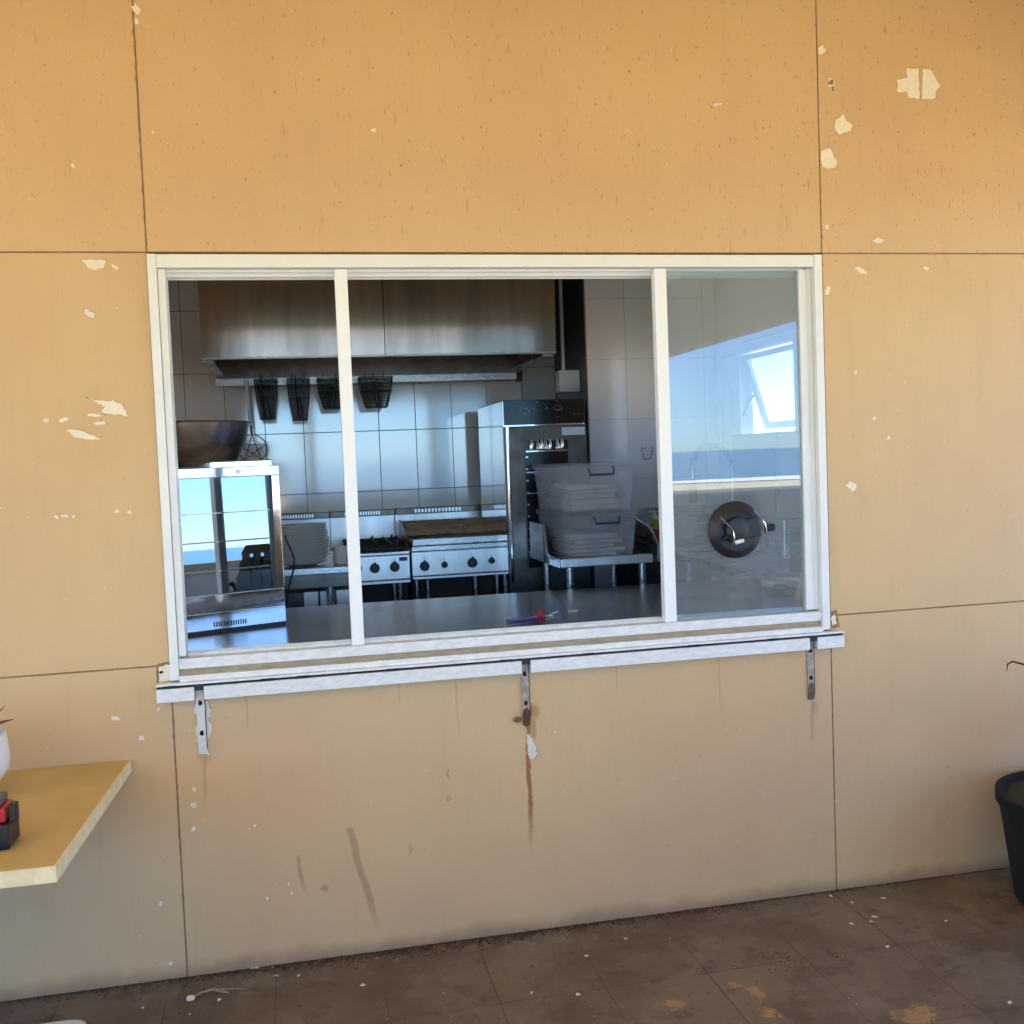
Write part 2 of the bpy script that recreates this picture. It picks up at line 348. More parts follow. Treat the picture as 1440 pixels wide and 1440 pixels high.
def paver_mat():
    M = bpy.data.materials.new('brown_pavers'); M.use_nodes = True; nt = M.node_tree; b = nt.nodes['Principled BSDF']
    N = nt.nodes.new; L = nt.links.new
    g = N('ShaderNodeNewGeometry')
    wn_ = N('ShaderNodeTexNoise'); wn_.inputs['Scale'].default_value = 18; L(g.outputs['Position'], wn_.inputs[0])
    va = N('ShaderNodeVectorMath'); va.operation = 'MULTIPLY_ADD'; va.inputs[1].default_value = (.006,.006,0); va.inputs[2].default_value = (-.273+6.4-.003, 4.2, 0)
    L(wn_.outputs[1], va.inputs[0])
    vb = N('ShaderNodeVectorMath'); vb.operation = 'ADD'; L(g.outputs['Position'], vb.inputs[0]); L(va.outputs[0], vb.inputs[1])
    br = N('ShaderNodeTexBrick'); br.offset = 0; br.squash = 1
    br.inputs['Scale'].default_value = 1; br.inputs['Brick Width'].default_value = .32; br.inputs['Row Height'].default_value = .42
    br.inputs['Mortar Size'].default_value = .0028; br.inputs['Mortar Smooth'].default_value = .3; br.inputs['Bias'].default_value = 0
    br.inputs['Color1'].default_value = (.185,.142,.105,1); br.inputs['Color2'].default_value = (.158,.120,.090,1); br.inputs['Mortar'].default_value = (.085,.060,.042,1)
    L(vb.outputs[0], br.inputs[0])
    def noise(sc, det, r=.6, off=0):
        n = N('ShaderNodeTexNoise'); n.inputs['Scale'].default_value = sc; n.inputs['Detail'].default_value = det; n.inputs['Roughness'].default_value = r
        mp = N('ShaderNodeMapping'); mp.inputs['Location'].default_value = (off, off*2, 0); L(g.outputs['Position'], mp.inputs[0]); L(mp.outputs[0], n.inputs[0]); return n.outputs[0]
    def layer(prev, nz, lo, hi, c, k):
        mr = N('ShaderNodeMapRange'); mr.interpolation_type = 'SMOOTHSTEP'; mr.inputs[1].default_value = lo; mr.inputs[2].default_value = hi; mr.inputs[4].default_value = k
        L(nz, mr.inputs[0]); mx = N('ShaderNodeMix'); mx.data_type = 'RGBA'; mx.inputs[7].default_value = (*c,1)
        L(mr.outputs[0], mx.inputs[0]); L(prev, mx.inputs[6]); return mx.outputs[2]
    c = layer(br.outputs[0], noise(2.2, 6), .38, .66, (.105,.074,.052), .85)
    c = layer(c, noise(3.4, 8, .75, 17), .48, .66, (.215,.18,.14), .55)
    c = layer(c, noise(9, 7, .7, 3), .50, .68, (.08,.055,.042), .7)
    c = layer(c, noise(7.5, 6, .7, 11), .56, .68, (.19,.13,.085), .45)
    c = layer(c, noise(120, 3, .6, 5), .64, .72, (.03,.018,.012), .9)
    c = layer(c, noise(90, 3, .6, 9), .69, .74, (.36,.28,.19), .7)
    # dried ochre splashes
    for (u, v, rx, ry) in ((1068,1398,.05,.07),(1080,1425,.05,.06),(945,1412,.05,.04),(1295,1428,.13,.06),(1030,1385,.03,.03)):
        p = at(u, v, 'z', 0)
        mp = N('ShaderNodeMapping'); mp.inputs['Location'].default_value = (-p.x/rx, -p.y/ry, 0); mp.inputs['Scale'].default_value = (1/rx, 1/ry, 0)
        L(g.outputs['Position'], mp.inputs[0]); ln = N('ShaderNodeVectorMath'); ln.operation = 'LENGTH'; L(mp.outputs[0], ln.inputs[0])
        ad = N('ShaderNodeMath'); ad.operation = 'MULTIPLY_ADD'; ad.inputs[1].default_value = 3.2; L(noise(14, 6, .65, u), ad.inputs[0])
        sb = N('ShaderNodeMath'); sb.operation = 'MULTIPLY'; sb.inputs[1].default_value = -1; L(ln.outputs['Value'], sb.inputs[0]); L(sb.outputs[0], ad.inputs[2])
        c = layer(c, ad.outputs[0], .95, 1.25, (.40,.23,.10), .75)
    L(c, b.inputs['Base Color']); b.inputs['Roughness'].default_value = .72
    h = N('ShaderNodeMath'); h.operation = 'MULTIPLY_ADD'; h.inputs[1].default_value = -1.5; L(br.outputs[1], h.inputs[0]); L(noise(35, 6, .7), h.inputs[2])
    bp = N('ShaderNodeBump'); bp.inputs['Strength'].default_value = .5; bp.inputs['Distance'].default_value = .004; L(h.outputs[0], bp.inputs['Height']); L(bp.outputs[0], b.inputs['Normal'])
    return M
PAVER = paver_mat()

def sea_mat():
    M = mat('sea_water', (.02,.10,.19), .18, spec=.5)
    nt = M.node_tree; N = nt.nodes.new; L = nt.links.new
    g = N('ShaderNodeNewGeometry'); mp = N('ShaderNodeMapping'); mp.inputs['Scale'].default_value = (.25,1,1); L(g.outputs['Position'], mp.inputs[0])
    n = N('ShaderNodeTexNoise'); n.inputs['Scale'].default_value = .8; n.inputs['Detail'].default_value = 6; L(mp.outputs[0], n.inputs[0])
    bp = N('ShaderNodeBump'); bp.inputs['Strength'].default_value = .6; bp.inputs['Distance'].default_value = .5; L(n.outputs[0], bp.inputs['Height']); L(bp.outputs[0], nt.nodes['Principled BSDF'].inputs['Normal'])
    return M
SEA = sea_mat()

# ================================================================== SETTING
def struct(name, mb, m, **k): return tag(mb.build(name, m, **k), None, kind='structure')
struct('sand', MB().box(-1500,1500,-52,1500,-.6,-.08), SAND)
struct('lawn', MB().prism([(-60,-7.3),(8,-7.3),(23,-38),(-60,-38)],-.076,-.070,'z'), mat('dry_grass', (.045,.055,.035), .9, var=(3,(.09,.09,.06),.8), bump=(60,1)))
struct('bounce_slab', MB().box(-9,4.3,-7.3,-3.9,-.2,.004), mat('bounce_slab_concrete', (.55,.50,.40), .85, var=(3,(.42,.38,.31),.7), bump=(50,.3)))  # unseen pale slab added to bounce sunlight up to ceiling and wall
struct('sea', MB().box(-4000,4000,-4000,-46,-.9,-.13), SEA)
f = MB(); n = 90; pts = [(-120+i*4, -45.5+math.sin(i*.7)*.8+random.uniform(-.6,.6)) for i in range(n)]
pts2 = [(-120+i*4, -50.5+math.sin(i*.43)*1.2+random.uniform(-.8,.8)) for i in range(n)][::-1]
struct('surf', f.prism(pts+pts2, -.079, -.02, 'z'), FOAM)
struct('paving', MB().box(-7,4.1,-6.6,.02,-.2,0), PAVER)

XL, XR, ZJ1, ZJ2, ZT = 0.0, 2.217, .985, 2.242, 3.15
# exterior wall: fibre-cement boards with open joints over a backing
wall = thing('exterior_wall', 'ochre painted board wall with chipped paint around the serving window', 'wall', (0,0,0))
gp = .0022
def board(x0, x1, z0, z1):
    return MB().box(x0+gp, x1-gp, 0, .012, z0+gp, z1-gp).build('board', PAINT, wall, bevel=.0012)
for x0, x1 in ((-6.5,XL), (XR,4.0)):
    board(x0, x1, ZJ2, ZT+.05); board(x0, x1, ZJ1, ZJ2); board(x0, x1, 0, ZJ1)
board(XL, XR, ZJ2, ZT+.05); board(XL, XR, 0, .925)
# backing framing behind the boards (round the opening)
bk = MB()
bk.box(-6.5,-.0,.0125,.14,-.05,ZT+.05); bk.box(2.207,4.0,.0125,.14,-.05,ZT+.05)
bk.box(0,2.207,.0125,.14,-.05,.935); bk.box(0,2.207,.0125,.14,2.237,ZT+.05)
bk.build('wall_framing', CAULK, wall)
# lumpy sealant beads in the vertical and horizontal joints
def bead(p0, p1, r=.0028, k=40, off=0):
    pts = []; rs = []
    for i in range(k+1):
        t = i/k; p = Vector(p0).lerp(Vector(p1), t)
        pts.append(p+Vector((random.gauss(0,.0006)+off, 0, random.gauss(0,.0006)))); rs.append(r*random.uniform(.55,1.35))
    MB().tube(pts, rs, 6).build('sealant_bead', CAULK, wall)
bead((XL-.001,.002,2.24),(XL-.001,.002,3.15), .0034, 60); bead((XL,.002,0),(XL,.002,.88), .0034, 60)
bead((XR,.0035,2.24),(XR,.0035,3.15), .002, 60); bead((XR,.004,0),(XR,.004,.88), .0018, 60)
for z in (ZJ1, ZJ2):
    bead((-1.5,.0016,z),(-.004,.0016,z), .0026); bead((XR+.004,.0016,z),(3.9,.0016,z), .0026)

# paint chips: irregular flakes of bare board, a wall mark each
def blob(u, v, w, h, n=11, rot=0, jag=.35, m=CHIP, poly=None, y=-.0007):
    p = at(u, v, 'y', 0); k = .00232
    if poly is None:
        poly = []
        for i in range(n):
            a = 2*math.pi*i/n; r = 1+random.uniform(-jag, jag)
            x, z = math.cos(a)*w/2*r, math.sin(a)*h/2*r
            poly.append((x*math.cos(rot)-z*math.sin(rot), x*math.sin(rot)+z*math.cos(rot)))
        poly = [(p.x+a*k, p.z+b*k) for a, b in poly]
    else:
        q = [at(a, b, 'y', 0) for a, b in poly]; poly = [(a.x, a.z) for a in q]
    def rag(pl, e):
        o = []
        for i, a in enumerate(pl):
            b_ = pl[(i+1) % len(pl)]; L0 = math.hypot(b_[0]-a[0], b_[1]-a[1]); k_ = max(1, min(6, int(L0/.004)))
            for j in range(k_):
                t = j/k_; o.append((a[0]+(b_[0]-a[0])*t+random.uniform(-e,e), a[1]+(b_[1]-a[1])*t+random.uniform(-e,e)))
        return o
    big = max(a[0] for a in poly)-min(a[0] for a in poly)
    if m in (CHIP, CHIPW) and y == -.0007 and big > .028:
        c0 = sum(a[0] for a in poly)/len(poly); c1 = sum(a[1] for a in poly)/len(poly); g = 1+.0035/big*2
        MB().prism(rag([(c0+(a[0]-c0)*g, c1+(a[1]-c1)*g+.0006) for a in poly], .0012), -.0004, .002).build('chip_edge_shadow', EDGE, wall)  # slightly larger shadow-coloured polygon to set the chip off
    return MB().prism(rag(poly, .0021), y, .002).build('paint_chip', m, wall)
blob(0,0,0,0,poly=[(1262,112),(1275,110),(1275,96),(1292,97),(1293,139),(1277,138),(1276,129),(1262,130)])
blob(0,0,0,0,poly=[(1297,97),(1310,99),(1316,111),(1322,122),(1316,128),(1315,139),(1297,140)])
blob(0,0,0,0,poly=[(1175,168),(1186,160),(1190,170),(1199,175),(1195,184),(1186,187),(1180,191),(1174,180)])
blob(0,0,0,0,poly=[(1155,212),(1168,208),(1172,218),(1178,228),(1174,237),(1157,236),(1154,224)])
blob(0,0,0,0,poly=[(1150,68),(1156,63),(1161,69),(1160,75),(1151,77)])
blob(0,0,0,0,poly=[(116,365),(132,365),(150,366),(146,376),(134,380),(124,377)])
blob(0,0,0,0,poly=[(158,370),(168,378),(164,379),(157,374)])
blob(0,0,0,0,poly=[(120,558),(140,564),(160,563),(172,570),(180,585),(160,583),(142,580),(148,572),(134,566)])
blob(0,0,0,0,poly=[(122,582),(138,582),(150,584),(138,586),(124,585)])
blob(0,0,0,0,poly=[(94,605),(112,604),(142,618),(120,618),(104,614)])
blob(0,0,0,0,poly=[(130,594),(146,592),(150,597),(138,598)])
for a in ((1170,118,10,14),(1236,339,20,9),(1210,380,22,8),(1302,377,9,5),(1164,408,9,14),(1163,319,7,7),(1198,684,20,14),
          (1203,524,5,5),(1230,588,6,4),(1250,616,6,4),(126,441,14,7),(90,590,10,5),(65,591,5,6),(90,725,12,4),(104,726,4,4),
          (79,727,6,3),(164,719,5,4),(182,720,5,5),(525,183,9,5),(1008,147,14,4),(102,232,7,6),(215,186,4,4),(192,14,9,16),(192,30,5,8),
          (162,1010,10,5),(199,1038,7,6),(222,998,5,5),(273,1133,9,9),(273,1165,6,7),(273,1110,5,5),(358,1161,4,4),(406,1243,3,6),(410,1257,4,4),(376,1263,3,3),(240,1355,5,5),(226,1271,4,6)):
    blob(*a, rot=random.uniform(-.6,.6), m=random.choice((CHIP,CHIP,CHIPW)))
for a in ((1168,116,8,8),(1171,124,4,7)): blob(*a, m=CAULK, y=-.0012)
blob(0,0,0,0,m=CHIPW,poly=[(741,1033),(747,1037),(752,1047),(755,1058),(753,1066),(746,1068),(743,1058)])
# bared patch round the left bracket, and torn corners of the opening
blob(0,0,0,0,m=CHIPW,poly=[(275,988),(292,985),(296,1000),(292,1012),(298,1020),(296,1034),(292,1046),(294,1062),(289,1060),(279,1060),(278,1042),(275,1028),(278,1010),(272,1000)])
blob(0,0,0,0,m=CHIP,poly=[(222,936),(240,933),(240,957),(223,958)])
blob(0,0,0,0,m=CAULK,poly=[(220,934),(240,931),(240,934),(224,937),(223,962),(220,962)], y=-.0014)
blob(226,945,5,4,m=HOLE,y=-.002)
blob(0,0,0,0,m=CAULK,poly=[(1165,860),(1176,858),(1178,866),(1181,882),(1172,884),(1166,878)])
blob(0,0,0,0,m=CHIP,poly=[(1168,868),(1174,864),(1176,876),(1170,880)], y=-.0014)

# ------------------------------------------------------------------ serving window
win = thing('serving_window', 'white framed sliding serving window open to the kitchen', 'window', (1.1,0,.93))
fr = MB()
fr.box(.001,.027,-.020,.09,.94,2.234); fr.box(2.178,2.206,-.020,.09,.94,2.234)      # outer jambs
fr.box(.0275,2.1775,-.018,.09,2.193,2.233)                                            # head
fr.build('frame', ALU, win, bevel=.0015)
MB().box(.0285,.0495,-.009,.07,1.011,2.191).build('jamb_liner', ALU, win, bevel=.001)
MB().box(2.1575,2.1765,.004,.07,1.011,2.191).build('jamb_liner', ALU, win, bevel=.001)
hd = MB()
hd.box(.05,2.157,.030,.036,2.172,2.192); hd.box(.05,2.157,.055,.060,2.168,2.192); hd.box(.05,2.157,.012,.016,2.184,2.192)
hd.build('head_track', ALU, win)
for x0, x1, y0 in ((.556,.595,-.004),(1.606,1.648,-.004)):
    MB().box(x0,x1,y0,.028,1.005,2.191).build('mullion', WHITE, win, bevel=.0015)
MB().box(2.128,2.156,.000,.030,1.011,2.187).build('sash_stile', ALU, win, bevel=.002)
MB().box(1.6485,2.1275,.011,.016,1.006,2.190).build('glass_pane', GLASS, win)
sl_ = MB()
sl_.box(.0275,2.1775,-.012,.085,.972,1.004); sl_.box(.05,2.157,.032,.036,1.004,1.013); sl_.box(.05,2.157,.055,.059,1.004,1.016)
sl_.build('sill_track', ALUW, win, bevel=.001)
MB().box(.0275,2.1775,-.004,.08,.953,.9715).build('sill_channel', GROOVE, win)
MB().box(.0275,2.1775,-.022,.08,.934,.9525).build('lower_sill_track', ALUW, win, bevel=.0015)
# drip strip below
fl = thing('sill_strip', 'long white weathered metal strip under the serving window', 'strip', (1.1,-.02,.88))
MB().box(-.041,2.251,-.034,-.0025,.926,.9335).build('top_flange', ALUW, fl, bevel=.001)
MB().box(-.040,2.250,-.024,-.0025,.9185,.9255).build('hinge_gap', GAP, fl)
st = MB(); 
for x0, x1 in ((-.041,.070),(.099,1.098),(1.128,2.120),(2.150,2.251)): st.box(x0,x1,-.034,-.0025,.877,.918)
st.build('strip_face', ALUW, fl, bevel=.0012)
for u in (238,375,425,552,712,1083-256,975,1087): 
    p = at(u, 946-(u-238)*.063, 'y', -.035)
    MB().box(p.x-.020,p.x+.020,-.0355,-.0345,.9205,.9275).build('hinge_knuckle', GAP, fl, bevel=.0004)
def bracket(x, lab, rusty, white):
    b = thing('wall_bracket', lab, 'bracket', (x,-.003,.70), group='slotted brackets under the window strip')
    z0 = .715
    MB().box(x-.0125,x+.0125,-.006,-.0012,z0,.905).build('strip', METALB if not white else CHIPW, b, bevel=.0006)
    MB().box(x-.014,x+.014,-.030,-.0012,.9055,.9275).build('hook_end', BLACK, b, bevel=.001)
    for z in ((.868,.772) if not white else (.862,.768)):
        mb = MB(); 
        pr = [(x+.0068*math.cos(a)*random.uniform(.7,1.2), z+.009*math.sin(a)*random.uniform(.7,1.2)) for a in [i*math.pi/5 for i in range(10)]]
        mb.prism(pr, -.0075, -.0055).build('screw_hole', HOLE, b)
    MB().box(x+.0128,x+.0145,-.006,-.0012,z0,.905).build('edge_gap', HOLE, b)
    if rusty:
        pr = [(x-.011,.700),(x-.004,.694),(x+.004,.697),(x+.011,.700),(x+.0125,.748),(x+.004,.757),(x-.008,.752),(x-.012,.735)]
        MB().prism(pr, -.009, -.001).build('rusted_end', RUST if rusty == 1 else TIMBER, b, bevel=.001)
    return b
bracket(.0835, 'bracket with flaked white paint at the left end of the window strip', 0, True)
bracket(1.1125, 'bracket with a rusted lower end, under the middle of the window', 1, False)
bracket(2.1345, 'bracket with a brown lower end at the right end of the window strip', 2, False)

# ------------------------------------------------------------------ veranda roof and posts
vr = thing('veranda_roof', 'low veranda roof with yellow ceiling over the paving', 'roof', (-1,-3.2,ZT))
MB().box(-7,4.1,-6.6,-.001,ZT,ZT+.08).build('ceiling_lining', SOFFIT, vr)
b = MB(); b.box(3.9,4.05,-6.5,-.001,2.5,ZT-.001); b.box(-7,3.899,-6.5,-6.35,2.5,ZT-.001)
b.build('edge_beam', mat('beam_paint', (.36,.35,.33), .6), vr)
for x, y, l in ((3.97,-6.42,'corner'),(3.97,-3.1,'side'),(.6,-6.42,'front'),(-3.2,-6.42,'far left')):
    p = thing('veranda_post', f'grey square veranda post, {l} one, seen mirrored in the glass', 'post', (x,y,0), group='posts carrying the veranda roof')
    MB().box(x-.045,x+.045,y-.045,y+.045,.012,2.499).build('shaft', mat('post_paint', (.18,.19,.20), .6), p, bevel=.004)
    MB().box(x-.09,x+.09,y-.09,y+.09,.0051,.012).build('base_plate', STEEL, p)
    if l == 'side': MB().tube([(x,y+.061,1.9),(x,y+.45,2.42)], .03, 4).build('brace', STEEL, p)
tag(MB().box(-9,6.6,-7.55,-7.36,-.2,1.12).build('sky_blocking_wall', mat('blocking_wall_grey', (.15,.155,.15), .85, var=(1.5,(.07,.08,.06),.8)), bevel=.01), 'low grey wall added beyond the veranda to block low sky light, mirrored in the glass', 'wall')  # added out of view to keep low sky light off the wall foot
# roof and shell of the kitchen wing, so that daylight only comes through its openings
kb = thing('kitchen_building', 'roof and outer shell of the kitchen behind the ochre wall', 'building', (1,3,0))
s_ = MB(); s_.box(-1.6,3.1,.14,3.3,2.95,3.2); s_.box(-1.6,-1.4,.141,.4,-.1,2.949); s_.box(-1.6,-1.4,1.8,3.3,-.1,2.949); s_.box(-1.6,-1.4,.4,1.8,-.1,1.1); s_.box(-1.6,-1.4,.4,1.8,2.3,2.949); s_.box(-1.399,3.1,3.12,3.3,-.1,2.949)  # opening in the left side is added to let sky light in
s_.build('roof_and_outer_walls', CEIL, kb)

# ================================================================== KITCHEN
YB, YF, XS = 3.0, 2.3, 2.8
struct('kitchen_floor', MB().box(-1.39,3.0,.15,3.11,-.05,.01), mat('grey_quarry_tile', (.20,.19,.18), .4, var=(4,(.12,.11,.10),.6)))
struct('kitchen_ceiling', MB().box(-1.39,3.0,.15,3.11,2.75,2.94), CEIL)
T1 = tile_mat('white_wall_tiles_back', .2225, .917, .362, 1.776, .0022)
T2 = tile_mat('white_wall_tiles_front', .232, 2.255, .337, 2.11-.337*2, .0016, mort=.38)
T3 = tile_mat('white_wall_tiles_side', .225, 0, .337, 2.11-.337*2, .0016, 'y')
def twall(name, mb, m, label): return tag(mb.build(name, m), label, 'wall')
twall('tiled_wall', MB().box(-1.38,2.02,YB,YB+.1,.011,2.749), T1, 'white tiled back wall of the kitchen behind the cookers')
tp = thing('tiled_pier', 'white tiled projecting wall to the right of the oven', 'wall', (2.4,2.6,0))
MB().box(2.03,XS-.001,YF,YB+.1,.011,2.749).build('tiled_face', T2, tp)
MB().box(2.021,2.029,YF,YB-.001,.011,2.749).build('side_face', mat('shaded_side', (.10,.095,.085), .5), tp)  # shade on the pier side is put into this dark colour
# right wall with window opening
wy0, wy1, wz0, wz1 = 1.30, 2.24, 1.60, 2.15
rw = MB(); rw.box(XS,XS+.12,.15,.24,.011,2.749); rw.box(XS,XS+.12,1.17,wy0,.011,2.749)
rw.box(XS,XS+.12,.24,1.17,.011,1.25); rw.box(XS,XS+.12,.24,1.17,2.35,2.749); rw.box(XS,XS+.12,wy1,YB+.1,.011,2.749)
rw.box(XS,XS+.12,wy0,wy1,.011,wz0); rw.box(XS,XS+.12,wy0,wy1,wz1,2.749)
twall('side_wall', rw, WHITE, 'white right hand kitchen wall holding the small open window')
lw = MB(); lw.box(-1.39,-1.381,.15,.4,.011,2.749); lw.box(-1.39,-1.381,1.8,2.99,.011,2.749); lw.box(-1.39,-1.381,.4,1.8,.011,1.1); lw.box(-1.39,-1.381,.4,1.8,2.3,2.749)  # opening added out of view as fill light from the left
twall('left_side_wall', lw, mat('pale_grey_wall', (.72,.72,.72), .5), 'left hand kitchen wall out of view, with an opening added for sky light')
iw = MB(); iw.box(-1.39,-.001,.141,.150,.011,2.749); iw.box(2.21,2.799,.141,.150,.011,2.749); iw.box(0,2.209,.141,.150,.011,.90); iw.box(0,2.209,.141,.150,2.24,2.749)
twall('inner_lining', iw, mat('inner_wall_paint', (.42,.30,.19), .6), 'inside lining of the front wall round the serving window')
# unseen fixed window added nearer the corner to let sky light in
fw_ = thing('fill_light_window', 'unseen white framed window added in the right kitchen wall to let in sky light', 'window', (XS,.7,1.25))
f = MB(); f.box(XS+.01,XS+.08,.241,.28,1.251,2.349); f.box(XS+.01,XS+.08,1.13,1.169,1.251,2.349); f.box(XS+.01,XS+.08,.281,1.129,1.251,1.29); f.box(XS+.01,XS+.08,.281,1.129,2.31,2.349)
f.build('frame', WHITE, fw_, bevel=.002)
MB().box(XS+.04,XS+.045,.281,1.129,1.291,2.309).build('pane', GLASS2, fw_)
# awning window
aw = thing('awning_window', 'small white awning window propped open in the right kitchen wall', 'window', (XS,1.8,wz0))
f = MB()
f.box(XS-.012,XS+.10,wy0+.001,wy0+.05,wz0+.001,wz1-.001); f.box(XS-.012,XS+.10,wy1-.05,wy1-.001,wz0+.001,wz1-.001); f.box(XS+.02,XS+.10,wy1-.19,wy1-.0505,wz0+.041,wz1-.051)
f.box(XS-.012,XS+.10,wy0+.051,wy1-.051,wz1-.05,wz1-.001); f.box(XS-.012,XS+.10,wy0+.051,wy1-.051,wz0+.001,wz0+.04)
f.build('frame', WHITE, aw, bevel=.002)
a = MB(); a.box(XS-.02,XS-.001,wy0-.07,wy0,wz0-.06,wz1+.06); a.box(XS-.02,XS-.001,wy1+.0,wy1+.05,wz0-.06,wz1+.06); a.box(XS-.02,XS-.001,wy0+.001,wy1-.001,wz1,wz1+.06)
a.build('architrave', WHITE, aw, bevel=.003)
q = MB()
def P3(x, y, z): return (x, y, z)
ox = .12
def slab(m_, y0, y1, t0, t1, th=.022):   # along the tilted sash: t 0 top .. 1 bottom
    A = Vector((XS+.06,0,wz1-.055)); B = Vector((XS+.06+ox,0,wz0+.09)); d = B-A; nn = Vector((d.z,0,-d.x)).normalized()*th
    p = A+d*t0; r = A+d*t1
    m_.hexa([(p.x,y0,p.z),(p.x,y1,p.z),(r.x,y1,r.z),(r.x,y0,r.z)], [(p.x+nn.x,y0,p.z+nn.z),(p.x+nn.x,y1,p.z+nn.z),(r.x+nn.x,y1,r.z+nn.z),(r.x+nn.x,y0,r.z+nn.z)])
slab(q,wy0+.055,wy0+.10,0,1); slab(q,wy1-.24,wy1-.195,0,1); slab(q,wy0+.101,wy1-.241,0,.07); slab(q,wy0+.101,wy1-.241,.92,1)
sa_ = q.build('sash', WHITE, aw, bevel=.002)
g_ = MB(); slab(g_, wy0+.101, wy1-.241, .071, .919, .004); g_.build('pane', GLASS2, sa_)
MB().tube([(XS+.04,wy1-.195,wz0+.16),(XS+.11,wy1-.215,wz0+.30)], .006).build('stay', STEEL, aw)
MB().tube([(XS+.02,wy0+.06,wz0+.24),(XS+.14,wy0+.09,wz0+.33)], .006).build('stay', STEEL, aw)

# ---- serving counter
ct = thing('serving_counter', 'dark stainless steel counter running just inside the serving window', 'counter', (1,.6,0))
CZT = .985
MB().box(-1.3,2.75,.152,1.16,CZT-.035,CZT).build('counter_top', COUNTER, ct, bevel=.004, seg=3)
MB().box(-1.3,2.75,.16,1.10,.45,.47).build('lower_shelf', DARKSTEEL, ct)
for x in (-1.2,.5,2.6):
    for y in (.25,1.05): MB().tube([(x,y,.011),(x,y,CZT-.036)], .02, 10).build('leg', STEEL, ct)
MB().box(.06,2.15,.092,.150,.955,.998).build('sill_ledge', COUNTER, ct, bevel=.002)

# ---- warming cabinet (rotated on the counter)
cr = at(403,878,'z',CZT); cl = at(265,897,'z',CZT)
rz = math.atan2(cr.y-cl.y, cr.x-cl.x)*.8
wc = thing('warming_cabinet', 'polished steel glass fronted food warming cabinet on the counter', 'food warmer', (cr.x,cr.y,CZT), rz)
Wc, Dc, Hc = .66, .36, 1.587-CZT
def L_(mb, name, m, **k): return mb.build(name, m, wc, local=True, **k)
cb = MB(); 
cb.box(-Wc,0,.0,Dc,.012,.075); cb.box(-Wc,0,.004,Dc,.0765,.14); cb.box(-Wc,0,.0,Dc,Hc-.035,Hc)
cb.box(-.030,0,.0,.03,.1405,Hc-.0355); cb.box(-Wc,-Wc+.03,.0,.03,.1405,Hc-.0355)
L_(cb, 'body', CHROME, bevel=.002)
c2 = MB(); c2.box(-Wc,-.002,Dc-.012,Dc,.1405,Hc-.0355); c2.box(-.012,-.002,.031,Dc-.013,.1405,Hc-.0355); c2.box(-Wc,-Wc+.01,.031,Dc-.013,.1405,Hc-.0355)
L_(c2, 'back_and_sides', CHROME)
pg = MB(); t = -.016   # front glass leaning back a little
pg.hexa([(-Wc+.031,.004,.142),(-.043,.004,.142),(-.043,.010,.142),(-Wc+.031,.010,.142)], [(-Wc+.031,.004-t,Hc-.037),(-.043,.004-t,Hc-.037),(-.043,.010-t,Hc-.037),(-Wc+.031,.010-t,Hc-.037)])
L_(pg, 'front_glass', GLASSM)
L_(MB().box(-.0425,-.0305,.002,.024,.142,Hc-.037), 'door_gasket', BLACK)
for z in (.225,.33,.435):
    s2 = MB(); s2.box(-Wc+.034,-.045,.022,.030,z,z+.006)
    for i in range(7): s2.box(-Wc+.034,-.045,.06+i*.04,.063+i*.04,z,z+.003)
    L_(s2, 'wire_shelf', WHITE)
for z in (.225,.33,.435): L_(MB().box(-Wc+.032,-.044,-.002,.0015,z,z+.004), 'shelf_edge_strip', CHROME)  # strips set before the glass so the inner shelf edges show
L_(MB().tube([(-.155,.0,Hc-.018),(-.155,-.010,Hc-.018)], .008, 12), 'lock', STEEL)
vt = MB(); vu = MB()
for i in range(14): vt.box(-.275+i*.009,-.2705+i*.009,-.0012,.001,.022,.040)
for i in range(4): vu.box(-.42+i*.009,-.4155+i*.009,-.0012,.001,.022,.040)
L_(vt, 'vent_slots', HOLE); L_(vu, 'vent_slots', HOLE)
L_(MB().box(-Wc+.002,-.002,-.0002,.01,.0,.0118), 'plinth_gap', BLACK)
for x in (-Wc+.03,-.03): L_(MB().lathe([(.014,0),(.014,.012)],(x,.04,0),16), 'foot', BLACK)

Hz = CZT+Hc
ty = cr.y+.14
tr = thing('oven_tray', 'flat steel tray lying on top of the warming cabinet', 'tray', (.0,ty,Hz))
tm = MB(); tm.box(-.35,.315,ty-.12,ty+.20,Hz+.001,Hz+.006); tm.box(-.35,.315,ty-.125,ty-.1205,Hz+.001,Hz+.020); tm.box(.3155,.320,ty-.125,ty+.2,Hz+.001,Hz+.020)
tm.build('pan', CHROME, tr, bevel=.001)
MB().tube([(-.35,ty-.1225,Hz+.021),(.317,ty-.1225,Hz+.021),(.317,ty+.2,Hz+.021)], .003, 8).build('rolled_rim', STEEL, tr)
BOWLM = mat('dull_steel_bowl', (.40,.37,.33), .22, 1, var=(6,(.16,.14,.12),.9), bump=(12,.4))
bw = thing('mixing_bowl', 'large tapered steel mixing bowl on the tray', 'bowl', (-.02,ty+.05,Hz+.007))
MB().lathe([(.19,.0),(.205,.012),(.245,.09),(.262,.165),(.258,.165),(.24,.09),(.20,.016),(.0005,.008)], (-.02,ty+.05,Hz+.0075), 64, cap=True).build('vessel', BOWLM, bw, smooth=60)
MB().tube([(-.02+.263*math.cos(a),ty+.05+.263*math.sin(a),Hz+.172) for a in [i*math.pi/32 for i in range(64)]], .0035, 8, True).build('rolled_rim', BOWLM, bw)

